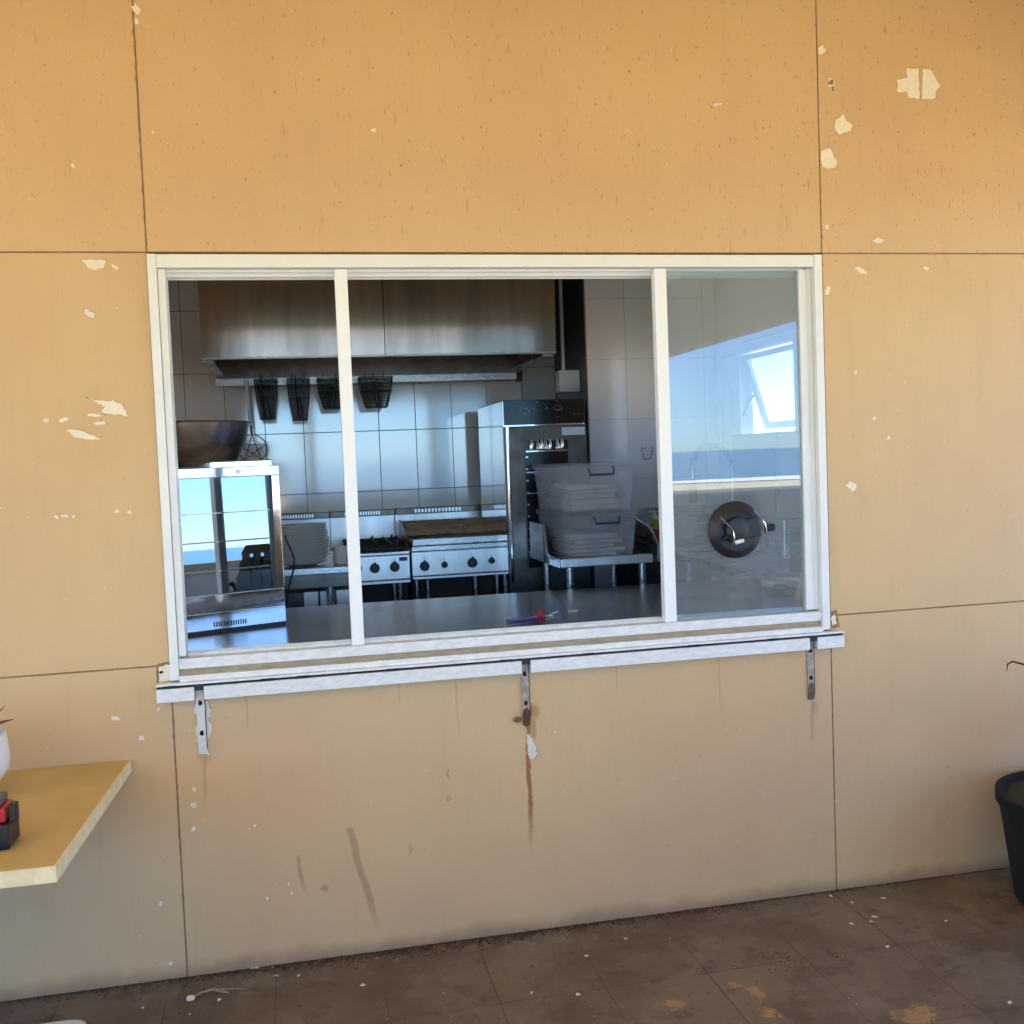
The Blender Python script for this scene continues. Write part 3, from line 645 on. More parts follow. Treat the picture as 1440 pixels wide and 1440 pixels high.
# ---- range hood
hd = thing('range_hood', 'wide stainless steel extraction hood above the cookers', 'range hood', (.9,2.5,2.12))
hx0, hx1, hy0, hy1, hz = -.01, 1.775, 2.0, 2.98, 2.122
xs = .884
MB().hexa([(hx0,hy0,hz),(xs-.002,hy0,hz),(xs-.002,hy0+.012,hz),(hx0,hy0+.012,hz)], [(hx0,hy0-.050,2.748),(xs-.002,hy0-.050,2.748),(xs-.002,hy0-.038,2.748),(hx0,hy0-.038,2.748)]).build('front_panel', STEELH, hd)
MB().hexa([(xs+.002,hy0,hz),(hx1,hy0,hz),(hx1,hy0+.012,hz),(xs+.002,hy0+.012,hz)], [(xs+.002,hy0-.050,2.748),(hx1,hy0-.050,2.748),(hx1,hy0-.038,2.748),(xs+.002,hy0-.038,2.748)]).build('front_panel', STEELH, hd)
MB().box(hx0,hx0+.01,hy0+.014,hy1,hz,2.748).build('end_panel', STEELH, hd)
MB().box(hx1-.01,hx1,hy0+.014,hy1,hz,2.748).build('end_panel', STEELH, hd)
MB().hexa([(xs-.0018,hy0+.002,hz),(xs+.0018,hy0+.002,hz),(xs+.0018,hy0+.011,hz),(xs-.0018,hy0+.011,hz)], [(xs-.0018,hy0-.048,2.747),(xs+.0018,hy0-.048,2.747),(xs+.0018,hy0-.039,2.747),(xs-.0018,hy0-.039,2.747)]).build('seam', GAP, hd)
MB().box(hx0+.011,hx1-.011,2.826,2.838,hz-.030,hz+.30).build('back_panel', DARKSTEEL, hd)
lip = MB(); lip.box(hx0,hx1,hy0-.006,hy0-.0005,hz-.004,hz+.006); lip.box(hx0,hx0+.05,hy0+.04,hy1,hz-.014,hz-.002); lip.box(hx1-.06,hx1-.01,hy0+.04,hy1,hz-.014,hz-.002)
lip.build('gutter_lip', STEEL, hd, bevel=.001)
MB().box(hx0+.06,hx1-.06,2.35,hy1-.02,hz+.12,hz+.14).build('filter_bank', DARKSTEEL, hd)
MB().box(hx0,hx1,2.84,2.865,2.052,2.10).build('back_rail', STEEL, hd, bevel=.002)
MB().box(hx1-.035,hx1,2.83,2.87,2.04,2.10).build('rail_end', BLACK, hd)

# ---- baskets hanging from the rail
RX = MB
def basket(x, w, h, lab, tilt):
    y = 2.80; zt = 2.088
    b = thing('fryer_basket', lab, 'fryer basket', (x,y,zt), 0, 'fryer baskets hanging under the hood')
    fr = MB(); wb = w*.62; d = .10
    def ring(z, ww, dd): return [(x-ww/2,y-dd,z),(x+ww/2,y-dd,z),(x+ww/2,y,z),(x-ww/2,y,z)]
    for z, ww, r in ((zt-.012,w,.0028),(zt-h*.5,w*.90,.0022),(zt-h,wb,.0026)):
        q = ring(z, ww, d); fr.tube(q+[q[0]], r, 6)
    for sx in (-1,1):
        for yy in (y-d, y): fr.tube([(x+sx*w/2,yy,zt-.012),(x+sx*w*.45,yy,zt-h*.5),(x+sx*wb/2,yy,zt-h)], .0025, 6)
        fr.tube([(x+sx*w*.28,y+.0,zt-.012),(x+sx*w*.28,y+.02,zt+.03),(x+sx*w*.28,y+.035,zt+.01)], .002, 6)
    fr.build('wire_frame', BLACKWIRE, b)
    ms = MB(); n = 15
    for face in range(2):
        yy = y-d if face == 0 else y
        for i in range(1, n):
            t = i/n; ms.tube([(x-w/2+w*t,yy,zt-.012),(x-wb/2+wb*t,yy,zt-h)], .0017, 3)
    for i in range(1, 20):
        t = i/20; ww = w+(wb-w)*t; q = ring(zt-.012-(h-.012)*t, ww, d); ms.tube(q+[q[0]], .0017, 3)
    for sx in (-1,1):
        for i in range(1, 9):
            yy = y-d+d*i/9; ms.tube([(x+sx*w/2,yy,zt-.012),(x+sx*wb/2,yy,zt-h)], .0011, 3)
    ms.box(x-wb/2,x+wb/2,y-d,y,zt-h-.001,zt-h+.001)
    ms.build('wire_mesh', BLACKWIRE, b)
    hn = MB()
    hn.tube([(x+tilt,y-d-.012,zt+.01),(x+tilt*1.2,y-d-.016,zt-h*.35),(x,y-d-.02,zt-h*.62)], .0035, 6)
    hn.build('handle_rod', BLACKWIRE, b)
    MB().tube([(x+tilt*.4,y-d-.02,zt-h*.48),(x,y-d-.024,zt-h*.75),(x-tilt*.2,y-d-.02,zt-h*.98)], [.012,.014,.011], 10).build('grip', BLACK, b)
basket(.272, .125, .235, 'long dark fryer basket hanging leftmost under the hood', -.02)
basket(.452, .125, .245, 'long dark fryer basket hanging second from the left', -.015)
basket(.640, .165, .185, 'wide shallow fryer basket half hidden by the left window mullion', .02)
basket(.888, .190, .185, 'wide shallow fryer basket hanging right of the left mullion', -.015)

sp = thing('wire_skimmer', 'long handled round wire skimmer hanging left of the baskets', 'skimmer', (.175,2.72,1.7))
c = Vector((.182,2.72,1.690)); r = .078
MB().tube([c+Vector((r*math.cos(a),0,r*math.sin(a))) for a in [i*math.pi/18 for i in range(36)]], .0028, 6, True).build('ring', BLACKWIRE, sp)
w = MB()
for i in range(5):
    a, b_ = i*2*math.pi/5+.3, (i+2)*2*math.pi/5+.3
    w.tube([c+Vector((r*math.cos(a),.003,r*math.sin(a))), c+Vector((r*math.cos(b_),.003,r*math.sin(b_)))], .0022, 6)
for k in (.3,.6):
    w.tube([c+Vector((r*k*math.cos(a),.001,r*k*math.sin(a))) for a in [i*math.pi/10 for i in range(20)]], .0012, 5, True)
w.build('wires', BLACKWIRE, sp)
MB().tube([c+Vector((0,0,r)), c+Vector((-.005,0,r+.05))], .006, 8).build('ferrule', BLUEH, sp)
MB().tube([c+Vector((-.005,0,r+.05)), c+Vector((-.015,.01,r+.31))], [.009,.011], 10).build('handle', WHITEP, sp)

# ---- cookers
BACKRAIL_Z = 1.300
def knob(root, x, z, y, r):
    mb = MB(); mb.lathe([(r,0),(r*.97,-.018),(r*.8,-.024),(.0005,-.024)], (x,y,z), 24, 'y')
    mb.prism([(x-r*.22,z-r*.8),(x+r*.22,z-r*.8),(x+r*.22,z+r*1.15),(x,z+r*1.35),(x-r*.22,z+r*1.15)], y-.034, y-.02)
    mb.build('knob', BLACK, root, bevel=.001)
    MB().box(x-.002,x+.002,y-.0012,y,z+r*1.6,z+r*1.6+.006).build('knob_mark', HOLE, root)
gr = thing('griddle', 'stainless steel griddle with four knobs, left of the tall oven', 'griddle', (1.24,2.5,0))
YR = 2.15
MB().box(.988,1.495,YR,2.93,.975,1.105).build('body', SPLASH, gr, bevel=.004, seg=3)
MB().box(.990,1.493,YR-.012,YR+.02,.960,.972).build('lower_trim', SPLASH, gr, bevel=.001)
MB().box(.988,1.495,YR-.022,YR+.03,1.1065,1.135).build('front_ledge', STEEL, gr, bevel=.004)
MB().box(1.00,1.485,YR+.031,2.80,1.12,1.150).build('griddle_plate', GRIDDLE, gr, bevel=.003)
MB().box(.996,1.488,YR-.004,YR+.0305,1.1355,1.172).build('grease_trough', STEEL, gr, bevel=.004)
for x in (.990,1.489): MB().prism([(YR+.04,1.151),(2.80,1.151),(2.80,1.245),(2.70,1.245)], x, x+.005, 'x').build('side_splash', DARKSTEEL, gr)
MB().hexa([(.996,2.74,1.151),(1.489,2.74,1.151),(1.489,2.80,1.151),(.996,2.80,1.151)], [(.996,2.78,1.235),(1.489,2.78,1.235),(1.489,2.80,1.235),(.996,2.80,1.235)]).build('back_splash', STEEL, gr)
for u, v, r_ in ((597,796,.026),(625,794,.017),(664,791,.027),(691,788,.017)):
    p = at(u, v, 'y', YR); knob(gr, p.x, p.z, YR-.0005, r_)
for x in (1.02,1.08,1.34,1.46): MB().tube([(x,2.25,.011),(x,2.25,.959)], .012, 10).build('leg', STEEL, gr)
MB().box(1.0,1.49,2.3,2.9,.3,.955).build('under_shade_block', IRON, gr)  # solid dark block stands in for the shaded space under the griddle

bu = thing('gas_burner', 'two knob gas burner top with cast iron trivet beside the griddle', 'cooktop', (.8,2.5,0))
MB().box(.66,.978,YR,2.93,.965,1.095).build('body', SPLASH, bu, bevel=.004, seg=3)
MB().box(.66,.976,YR-.012,YR+.02,.948,.962).build('lower_trim', SPLASH, bu, bevel=.001)
MB().box(.655,.978,YR-.018,YR+.04,1.0965,1.115).build('front_ledge', STEEL, bu, bevel=.004)
MB().box(.66,.978,YR+.041,2.88,1.097,1.112).build('burner_tray', IRON, bu)
tv = MB()
for i in range(5): tv.box(.665+i*.075,.675+i*.075,YR+.05,2.8,1.135,1.150)
for i in range(6): tv.box(.665,.975,YR+.06+i*.14,YR+.07+i*.14,1.120,1.1345)
for i in range(3):
    for j in range(3): tv.tube([(.70+i*.11,2.3+j*.2,1.113),(.72+i*.11,2.31+j*.2,1.165)], .006, 6)
tv.build('trivet', IRON, bu)
for u, v, r_ in ((503,799,.022),(527,799,.026),(555,797,.026)):
    p = at(u, v, 'y', YR); knob(bu, p.x, p.z, YR-.0005, r_)
p = at(567,786,'y',YR); MB().box(p.x-.022,p.x+.022,YR-.002,YR-.0003,p.z-.010,p.z+.010).build('badge', BLUEH, bu)
for x in (.70,.90,.93): MB().tube([(x,2.25,.011),(x,2.25,.947)], .010, 10).build('leg', STEEL, bu)
MB().box(.66,.975,2.3,2.9,.3,.945).build('under_shade_block', IRON, bu)  # dark block in place of the shade below the burner

# vented flue covers behind the cookers
def flue(x0, x1, lab, n0, n1):
    fl = thing('flue_cover', lab, 'flue cover', (x0,2.95,1.1), group='flue covers along the tiled back wall')
    MB().box(x0,x1,2.955,2.985,1.08,1.268).build('splash_sheet', SPLASH, fl)
    MB().box(x0,x1,2.90,2.985,1.2685,1.305).build('vent_cap', DARKSTEEL, fl, bevel=.003)
    v = MB(); k = n1-n0
    for i in range(14):
        x = x0+(x1-x0)*(.22+.56*i/14); v.box(x,x+(x1-x0)*.024,2.8985,2.8998,1.277,1.297)
    v.build('vent_slots', SPLASH, fl)
flue(.985,1.50,'flue cover with pale slots behind the griddle',0,1)
flue(.60,.980,'flue cover with pale slots behind the gas burner',0,1)
flue(.20,.595,'flue cover with pale slots behind the stacked plates',0,1)

# ---- left bench with plates
pb = thing('side_bench', 'steel bench carrying the stack of plates', 'bench', (.4,2.1,0))
MB().box(.05,.652,1.82,2.80,1.05,1.083).build('bench_top', STEEL, pb, bevel=.004)
MB().box(.05,.652,1.84,1.86,.985,1.049).build('apron', DARKSTEEL, pb)
for x in (.09,.55): MB().tube([(x,1.9,.011),(x,1.9,1.049)], .018, 10).build('leg', STEEL, pb)
MB().box(.30,.648,1.95,2.7,.3,.95).build('under_cabinet', DARKSTEEL, pb)
for i in range(3): MB().box(.42+i*.08,.49+i*.08,1.93,1.949,.955-.09,.955).build('drawer_front', SPLASH, pb, bevel=.003)
NP = 19; pz = 1.084; px_, py_ = .425, 2.0
PR = [(.075,0),(.08,.002),(.125,.012),(.138,.0175),(.139,.020),(.134,.0195),(.09,.008),(.0005,.006)]
base = MB().lathe(PR, (0,0,0), 48); p0 = base.build('plate', CERAMIC, smooth=55)
for i in range(NP):
    o = p0 if i == 0 else p0.copy()
    if i: COL.objects.link(o)
    o.location = (px_+random.uniform(-.002,.002), py_+random.uniform(-.002,.002), pz+i*.0102)
    sc = (.90 if i < 3 else 1.0 if i < 12 else .95 if i < 16 else .90)*random.uniform(.992,1.006); o.scale = (sc, sc, 1.15); o.rotation_euler = (0,0,random.random()*6)
    lab = 'white plate at the very bottom of the stack on the bench' if i == 0 else ('topmost white plate of the stack on the bench' if i == NP-1 else 'white plate within the tall stack on the steel bench')
    tag(o, lab, 'plate', 'stacked white plates')
cup = thing('white_mug', 'small white mug standing right of the plate stack', 'mug', (.61,1.95,1.084))
MB().lathe([(.033,0),(.036,.004),(.036,.088),(.033,.088),(.032,.01),(.0005,.008)], (.61,1.95,1.084), 32).build('bowl', CERAMIC, cup, smooth=50)
MB().tube([(.645,1.95,1.155),(.668,1.95,1.145),(.668,1.95,1.115),(.645,1.95,1.10)], .005, 8).build('handle', CERAMIC, cup)
tag(MB().tube([(.345,1.80,1.25),(.352,1.79,1.225),(.364,1.79,1.195),(.376,1.785,1.165),(.383,1.785,1.135),(.382,1.785,1.105),(.374,1.79,1.07),(.360,1.79,1.03),(.345,1.79,.98),(.335,1.79,.92),(.33,1.80,.80)], .0045, 8).build('power_cord', BLACK), 'black power cord hanging in front of the plate stack', 'cord')

# ---- tall combi oven
ov = thing('combi_oven', 'tall stainless combi oven with black control panel', 'oven', (1.7,2.3,0))
ox0, ox1, oy0, oy1 = 1.482, 1.925, 2.0, 2.76
MB().box(ox0,ox1,oy0+.03,oy1,.08,1.882).build('casing', CHROME, ov, bevel=.006, seg=3)
MB().box(ox0+.004,ox1-.004,oy0+.004,oy0+.0295,1.752,1.880).build('control_panel', BLACKG, ov, bevel=.002)
dr_ = MB().box(ox0,ox1,oy0,oy0+.0295,.82,1.744).build('door', DARKSTEEL, ov, bevel=.006, seg=3)
MB().box(ox0+.105,ox1-.105,oy0-.004,oy0-.0005,1.00,1.665).build('door_window', BLACKG, dr_, bevel=.003)
MB().tube([(ox0+.012,oy0-.02,.93),(ox0+.012,oy0-.02,1.742)], .010, 12).build('door_handle', CHROME, dr_)
MB().box(ox0,ox1,oy0+.004,oy0+.0295,.08,.81).build('lower_door', DARKSTEEL, ov, bevel=.004)
LEG = mat('pale_legend', (.45,.47,.48), .5)
for (u, v, w_, h_) in ((738,575,.030,.0015),(738,581,.030,.0015),(733,578,.0015,.016),(744,578,.0015,.016),(751,575,.003,.003),(757,578,.002,.002),(769,574,.004,.006),(785,570,.028,.0015),(785,576,.026,.003),(779,574,.0015,.018),(790,574,.0015,.018),(785,586,.020,.0015),(736,566,.012,.002),(755,566,.014,.002),(783,564,.012,.002),(808,582,.003,.003),(813,582,.003,.003)):
    p = at(u, v, 'y', oy0+.003); MB().box(p.x-w_/2,p.x+w_/2,oy0+.0025,oy0+.0037,p.z-h_/2,p.z+h_/2).build('panel_marking', LEG, ov)
p0_, p1_ = at(790,601,'y',oy0-.002), at(823,611,'y',oy0-.002)
MB().box(p0_.x,p1_.x-.002,oy0-.003,oy0-.0005,p1_.z,p0_.z).build('door_sticker', LABELW, dr_)
for i in range(9):
    z = 1.08+i*.062; MB().box(ox0+.108,ox0+.120,oy0-.012,oy0-.0045,z,z+.010).build('rack_stud', CHROME, ov, bevel=.002)
rk = MB()
for i in range(3): rk.box(ox0+.11,ox1-.11,oy0-.011,oy0-.0045,1.615-i*.11-.008,1.615-i*.11)
rk.build('rack_bars', CHROME, ov, bevel=.001)
jr = MB()
for i, x in enumerate((1.62,1.655,1.675,1.695,1.72,1.76,1.785)):
    jr.lathe([(.010+.004*(i%2),0),(.012,.02),(.006,.045),(.004,.05)], (x,oy0-.018,1.622), 12)
jr.build('mirrored_fittings', CHROME, ov)  # chrome pieces before the door stand in for its bright reflections

# switch box and conduit
sb = thing('isolator_switch', 'white switch box on conduit above the oven', 'switch', (1.97,2.93,2.0))
p = at(791,536,'y',2.45)
MB().box(p.x-.028,2.0195,2.42,2.50,p.z-.065,p.z+.06).build('box', WHITEP, sb, bevel=.006)
MB().tube([(p.x+.01,2.46,p.z+.0605),(p.x+.01,2.46,2.74)], .011, 10).build('conduit', WHITEP, sb)

# sticker on the tiles (cup outline)
stk = thing('cup_sticker', 'small dark outline of a cup stuck on the white tiles', 'sticker', (2.36,2.299,1.61))
st = MB(); a = at(902,629,'y',YF); b_ = at(918,628,'y',YF); c_ = at(915,645,'y',YF); d_ = at(906,646,'y',YF); yy = YF-.0012
def seg(p, q, r): st.tube([(p.x,yy,p.z),(q.x,yy,q.z)], r, 4)
seg(a,d_,.0022); seg(b_,c_,.0022); seg(d_,c_,.0022)
for u, v in ((906,631),(909,634),(913,631),(916,635),(908,630),(911,639)):
    p = at(u,v,'y',YF); st.box(p.x-.003,p.x+.003,yy-.001,yy+.001,p.z-.003,p.z+.003)
st.build('outline', BLUEH, stk)

# ---- dish table, tubs
tt = thing('dish_table', 'stainless steel dish table with raised ends under the tubs', 'table', (1.8,1.65,0))
TX0, TX1, TY0, TY1, TZ = 1.60, 2.08, 1.38, 1.96, 1.088
MB().box(TX0,TX1,TY0,TY1,TZ-.006,TZ).build('table_top', STEEL, tt)
MB().box(TX0,TX1-.03,TY0-.014,TY0-.0005,TZ-.030,TZ+.012).build('front_edge', SPLASH, tt, bevel=.005, seg=3)
e = MB(); e.prism([(TY0,TZ-.03),(TY1,TZ-.03),(TY1,TZ+.16),(TY0+.28,TZ+.16),(TY0+.22,TZ+.02),(TY0,TZ+.012)], TX0-.012, TX0-.0005, 'x')
e.build('raised_end', CHROME, tt, bevel=.002)
e = MB(); e.prism([(TY0,TZ-.03),(TY1,TZ-.03),(TY1,TZ+.20),(TY0+.12,TZ+.13),(TY0,TZ+.05)], TX1+.0005, TX1+.014, 'x')
e.build('raised_end', STEEL, tt, bevel=.002)
for x in (TX0+.06,TX1-.06):
    for y in (TY0+.06,TY1-.06): MB().tube([(x,y,.011),(x,y,TZ-.0065)], .018, 10).build('leg', STEEL, tt)
def tub(z0, h, lab, x0, x1, y0, y1, lx):
    t = thing('storage_tub', lab, 'storage tub', ((x0+x1)/2,(y0+y1)/2,z0), group='tubs stacked on the dish table')
    i = .020
    def sh(k): return [(x0+i-k,y0+i-k),(x1-i+k,y0+i-k),(x1-i+k,y1-i+k),(x0+i-k,y1-i+k)]
    m = MB()
    lev = [(0,0),(i,h)]
    th = .0025
    def q(k, z, s=0): return [(x0+i-k+s,y0+i-k+s,z),(x1-i+k-s,y0+i-k+s,z),(x1-i+k-s,y1-i+k-s,z),(x0+i-k+s,y1-i+k-s,z)]
    V = q(0,z0)+q(i*.9,z0+h)+q(i*.9,z0+h,th)+q(0,z0+th,th)
    F = [(3,2,1,0)]
    for a_ in (0,4,8):
        for j in range(4): F.append((a_+j,a_+(j+1)%4,a_+4+(j+1)%4,a_+4+j))
    F.append((12,13,14,15))
    m.face_verts(V, F); m.build('bin', TUBP, t, bevel=.0)
    rm = MB(); r_ = q(i+.006,z0+h-.004); rm.tube(r_+[r_[0]], .0035, 6); rm.build('rim', TUBP, t)
    ld = MB(); a_ = [(x,y,z0+h+.001) for x, y, _ in q(i+.010,0)]; b2 = [(x,y,z0+h+.016) for x, y, _ in q(i+.002,0)]
    ld.hexa(a_, b2); ld.build('lid', TUBP, t, bevel=.002)
    hh = MB(); xc = (x0+x1)/2+lx; zc = z0+h-.022; y_ = y0-.008
    hh.tube([(xc-.062,y_+.012,zc+.014),(xc-.062,y_-.006,zc+.010),(xc-.058,y_-.010,zc-.018),(xc+.058,y_-.010,zc-.018),(xc+.062,y_-.006,zc+.010),(xc+.062,y_+.012,zc+.014)], .0045, 8)
    hh.build('handle', BLUEH, t)
    cn = MB(); rnd = random.Random(int(z0*100))
    zz = z0+.008
    for j in range(5):
        hgt = rnd.uniform(.016,.030); a_, b2 = x0+rnd.uniform(.035,.07), x1-rnd.uniform(.035,.10)
        cn.box(a_, b2, y0+rnd.uniform(.035,.06), y1-rnd.uniform(.05,.12), zz, zz+hgt); zz += hgt+.001
    cn.build('contents', TUBC, t, bevel=.007, seg=3)
tub(1.0895, .205, 'lower of the two milky storage tubs with a navy handle', 1.63, 1.995, 1.42, 1.94, .03)
tub(1.0895+.222, .215, 'upper lidded milky storage tub with a navy handle', 1.615, 1.985, 1.41, 1.93, .02)

# ---- bench and bottle on the right
rb = thing('wall_bench', 'low steel bench against the tiled wall right of the tubs', 'bench', (2.4,2.1,0))
MB().box(2.12,2.79,1.75,2.29,1.06,1.085).build('bench_top', STEEL, rb, bevel=.003)
MB().box(2.12,2.79,2.272,2.298,1.0855,1.27).build('splashback', STEEL, rb)
MB().box(2.14,2.79,1.80,2.25,.3,1.059).build('under_cabinet', IRON, rb)
bt = thing('detergent_bottle', 'yellow pump bottle beside the white window mullion', 'bottle', (2.27,1.95,1.086))
bx, by = 2.262, 1.92
MB().lathe([(.030,0),(.034,.006),(.034,.085),(.026,.115),(.014,.13),(.013,.14)], (bx,by,1.0865), 24).build('bottle_body', YELLOW, bt, smooth=50)
MB().lathe([(.016,.1405),(.016,.16),(.006,.162),(.006,.185),(.0005,.186)], (bx,by,1.0865), 16).build('pump_cap', WHITEP, bt)
MB().tube([(bx,by,1.27),(bx-.03,by,1.268)], .005, 8).build('spout', WHITEP, bt)
MB().lathe([(.0345,.03),(.0345,.09)], (bx,by,1.0865), 24).build('paper_label', RED, bt)
tag(MB().box(2.17,2.215,1.86,1.90,1.0865,1.165).build('sponge_box', YELLOW, bevel=.006), 'small yellow sponge beside the detergent bottle', 'sponge')

# ---- sink side along the right wall (seen through the glass)
sk = thing('sink_bench', 'stainless sink bench under the awning window', 'sink bench', (2.5,1.4,0))
MB().box(2.30,2.795,.30,1.70,1.03,1.06).build('bench_top', STEEL, sk, bevel=.003)
MB().box(2.781,2.796,.30,1.70,1.0605,1.19).build('splashback', STEEL, sk)
for y in (.35,1.65): MB().tube([(2.34,y,.011),(2.34,y,1.029)], .018, 10).build('leg', STEEL, sk)
dw = thing('dishwasher', 'pale box shaped dishwasher under the sink bench', 'dishwasher', (2.5,1.2,0))
MB().box(2.33,2.78,.75,1.35,.08,.98).build('casing', WHITEP, dw, bevel=.01)
dd_ = MB().box(2.324,2.3295,.77,1.33,.12,.80).build('door', WHITEP, dw, bevel=.004)
MB().tube([(2.31,.85,.83),(2.31,1.25,.83)], .009, 8).build('door_handle', STEEL, dd_)
fc = thing('spray_faucet', 'arched spring spray faucet over the sink behind the glass', 'faucet', (2.55,1.45,1.06))
arc = []
fx0 = at(975,700,'y',1.45).x; fx1 = at(1030,700,'y',1.45).x; fc_x = (fx0+fx1)/2; fr_ = (fx1-fx0)/2
for i in range(25):
    a = math.pi*i/24; arc.append((fc_x+fr_*math.cos(a), 1.45, 1.50+fr_*math.sin(a)))
MB().tube([(fc_x+fr_,1.45,1.061),(fc_x+fr_,1.45,1.49)]+arc[::1]+[(fc_x-fr_,1.45,1.44)], .007, 8).build('hose', STEEL, fc)
sg = MB()
path = arc; n = len(path)
hel = []
for i in range(420):
    t = i/419*(n-1); k = min(int(t), n-2); p = Vector(path[k]).lerp(Vector(path[k+1]), t-k); d = (Vector(path[k+1])-Vector(path[k])).normalized()
    s1 = Vector((0,1,0)); s2 = d.cross(s1); ph = i*.75
    hel.append(p+(s1*math.cos(ph)+s2*math.sin(ph))*.014)
sg.tube(hel, .0022, 4); sg.build('spring', STEEL, fc)
MB().lathe([(.012,0),(.02,-.04),(.024,-.10),(.020,-.11)], (fc_x-fr_,1.45,1.44), 16).build('spray_head', BLACK, fc)
MB().lathe([(.03,0),(.03,.03),(.02,.05)], (fc_x+fr_,1.45,1.061), 16).build('tap_base', CHROME, fc)
gb = thing('towel_dispenser', 'grey metal dispenser box in front of the awning window', 'dispenser', (2.62,1.3,1.35))
MB().box(2.62,2.78,1.19,1.72,1.24,1.655).build('casing', mat('pale_grey_enamel', (.30,.32,.36), .35), gb, bevel=.01)
MB().box(2.61,2.6195,1.22,1.69,1.28,1.60).build('cover', mat('grey_enamel', (.22,.24,.29), .35), gb, bevel=.004)
MB().tube([(2.70,1.3,1.061),(2.70,1.3,1.239)], .02, 10).build('stand', STEEL, gb)
MB().tube([(2.70,1.6,1.061),(2.70,1.6,1.239)], .02, 10).build('stand', STEEL, gb)

# ---- purple knife-like pen and wire on the counter
pu = at(716,873,'z',CZT+.004); pv = at(755,867,'z',CZT+.004)
pn = thing('purple_blade', 'flat purple plastic spatula lying on the counter', 'spatula', (pu.x,pu.y,CZT))
d = (pv-pu).normalized(); nrm = Vector((-d.y,d.x,0))
m = MB(); k0, k1 = .020, .010
V = [pu+nrm*k0, pu-nrm*k0, pv-nrm*k1, pv+nrm*k1]
m.hexa([(v.x,v.y,CZT+.001) for v in V], [(v.x,v.y,CZT+.006) for v in V]); m.build('blade', PURPLE, pn, bevel=.001)
rd = thing('red_clip', 'small red clip at the tip of the purple spatula', 'clip', (pv.x,pv.y,CZT))
MB().lathe([(.006,0),(.010,.008),(.009,.022),(.003,.028)], (pv.x+.012,pv.y,CZT+.001), 10).build('clip_body', RED, rd)
MB().tube([(pv.x-.01,pv.y+.01,CZT+.008),(pv.x+.03,pv.y-.012,CZT+.008)], .005, 6).build('clip_arm', RED, rd)
wr = at(785,862,'z',CZT+.006)
tag(MB().tube([(pv.x+.02,pv.y,CZT+.005),(pv.x+.06,pv.y-.01,CZT+.004),(wr.x-.04,wr.y-.02,CZT+.004),(wr.x,wr.y,CZT+.012)], .002, 6).build('white_wire', WHITEP), 'thin white wire curling away from the red clip', 'wire')
tag(MB().tube([(wr.x+.05,wr.y+.04,CZT+.003),(wr.x+.09,wr.y+.05,CZT+.003)], .003, 6).build('bread_tie', WHITEP), 'tiny pale tie lying on the counter right of the wire', 'tie')

# ---- black round suction mount on the fixed pane
sc_ = thing('suction_mount', 'black round suction mount with wire arms on the fixed glass pane', 'suction mount', (1.872,.0,1.305))
cx_, cz_ = 1.872, 1.305; rr = .098
MB().lathe([(rr,.0105),(rr*1.0,.004),(rr*.93,-.004),(rr*.74,-.014),(rr*.70,-.012),(rr*.48,-.010),(rr*.44,-.024),(rr*.20,-.030),(.0005,-.030)], (cx_,0,cz_), 56, 'y').build('rubber_cup', mat('black_rubber', (.014,.014,.018), .42), sc_, smooth=35)
MB().hexa([(cx_-.055,-.012,cz_-.030),(cx_+.085,-.012,cz_-.026),(cx_+.085,-.026,cz_-.026),(cx_-.055,-.026,cz_-.030)], [(cx_-.02,-.012,cz_+.022),(cx_+.070,-.012,cz_+.046),(cx_+.070,-.026,cz_+.046),(cx_-.02,-.026,cz_+.022)]).build('housing', BLACK, sc_, bevel=.004, seg=3)
def WP(u, v, y): p = at(u, v, 'y', y); return (p.x, y, p.z)
MB().tube([WP(1013,728,-.022),WP(1022,736,-.030),WP(1031,746,-.036),WP(1033,757,-.036),WP(1030,766,-.030)], .0022, 6).build('wire_arm', CHROME, sc_)
MB().tube([WP(1060,718,-.022),WP(1068,726,-.028),WP(1076,736,-.032),WP(1079,748,-.030)], .0022, 6).build('wire_arm', CHROME, sc_)
MB().tube([WP(1034,763,-.040),WP(1046,760,-.044)], [.0075,.006], 10).build('pale_tab', WHITEP, sc_)
MB().tube([WP(1077,743,-.020),WP(1088,741,-.020)], .013, 16).build('side_knob', BLACK, sc_, bevel=.001)
MB().box(cx_-.040,cx_-.022,-.034,-.027,cz_-.030,cz_-.014).build('latch', HOLE, sc_)

# ================================================================== OUTSIDE OBJECTS
sh = thing('wall_shelf', 'cream edged ochre shelf fixed to the wall at the left', 'shelf', (-.8,-.4,.70))
ZS = .704
poly = [(-1.6,-.002),(-.130,-.002),(-.168,-.862),(-1.6,-.862)]
MB().prism([(-1.6,-.002),(-.1325,-.002),(-.1705,-.859),(-1.6,-.859)], ZS-.034, ZS, 'z').build('shelf_top', BENCH, sh)
ed = MB()
ed.face_verts([(-.132,-.002,ZS-.0365),(-.1295,-.002,ZS-.0365),(-.1655,-.864,ZS-.0365),(-1.6,-.864,ZS-.0365),(-1.6,-.8595,ZS-.0365),(-.170,-.8595,ZS-.0365),
               (-.132,-.002,ZS+.0008),(-.1295,-.002,ZS+.0008),(-.1655,-.864,ZS+.0008),(-1.6,-.864,ZS+.0008),(-1.6,-.8595,ZS+.0008),(-.170,-.8595,ZS+.0008)],
              [(0,1,2,5),(5,2,3,4),(6,11,8,7),(11,10,9,8),(1,7,8,2),(2,8,9,3),(0,6,7,1),(0,5,11,6),(5,4,10,11),(3,9,10,4)])
ed.build('edge_banding', BENCHE, sh)
bkt = MB(); 
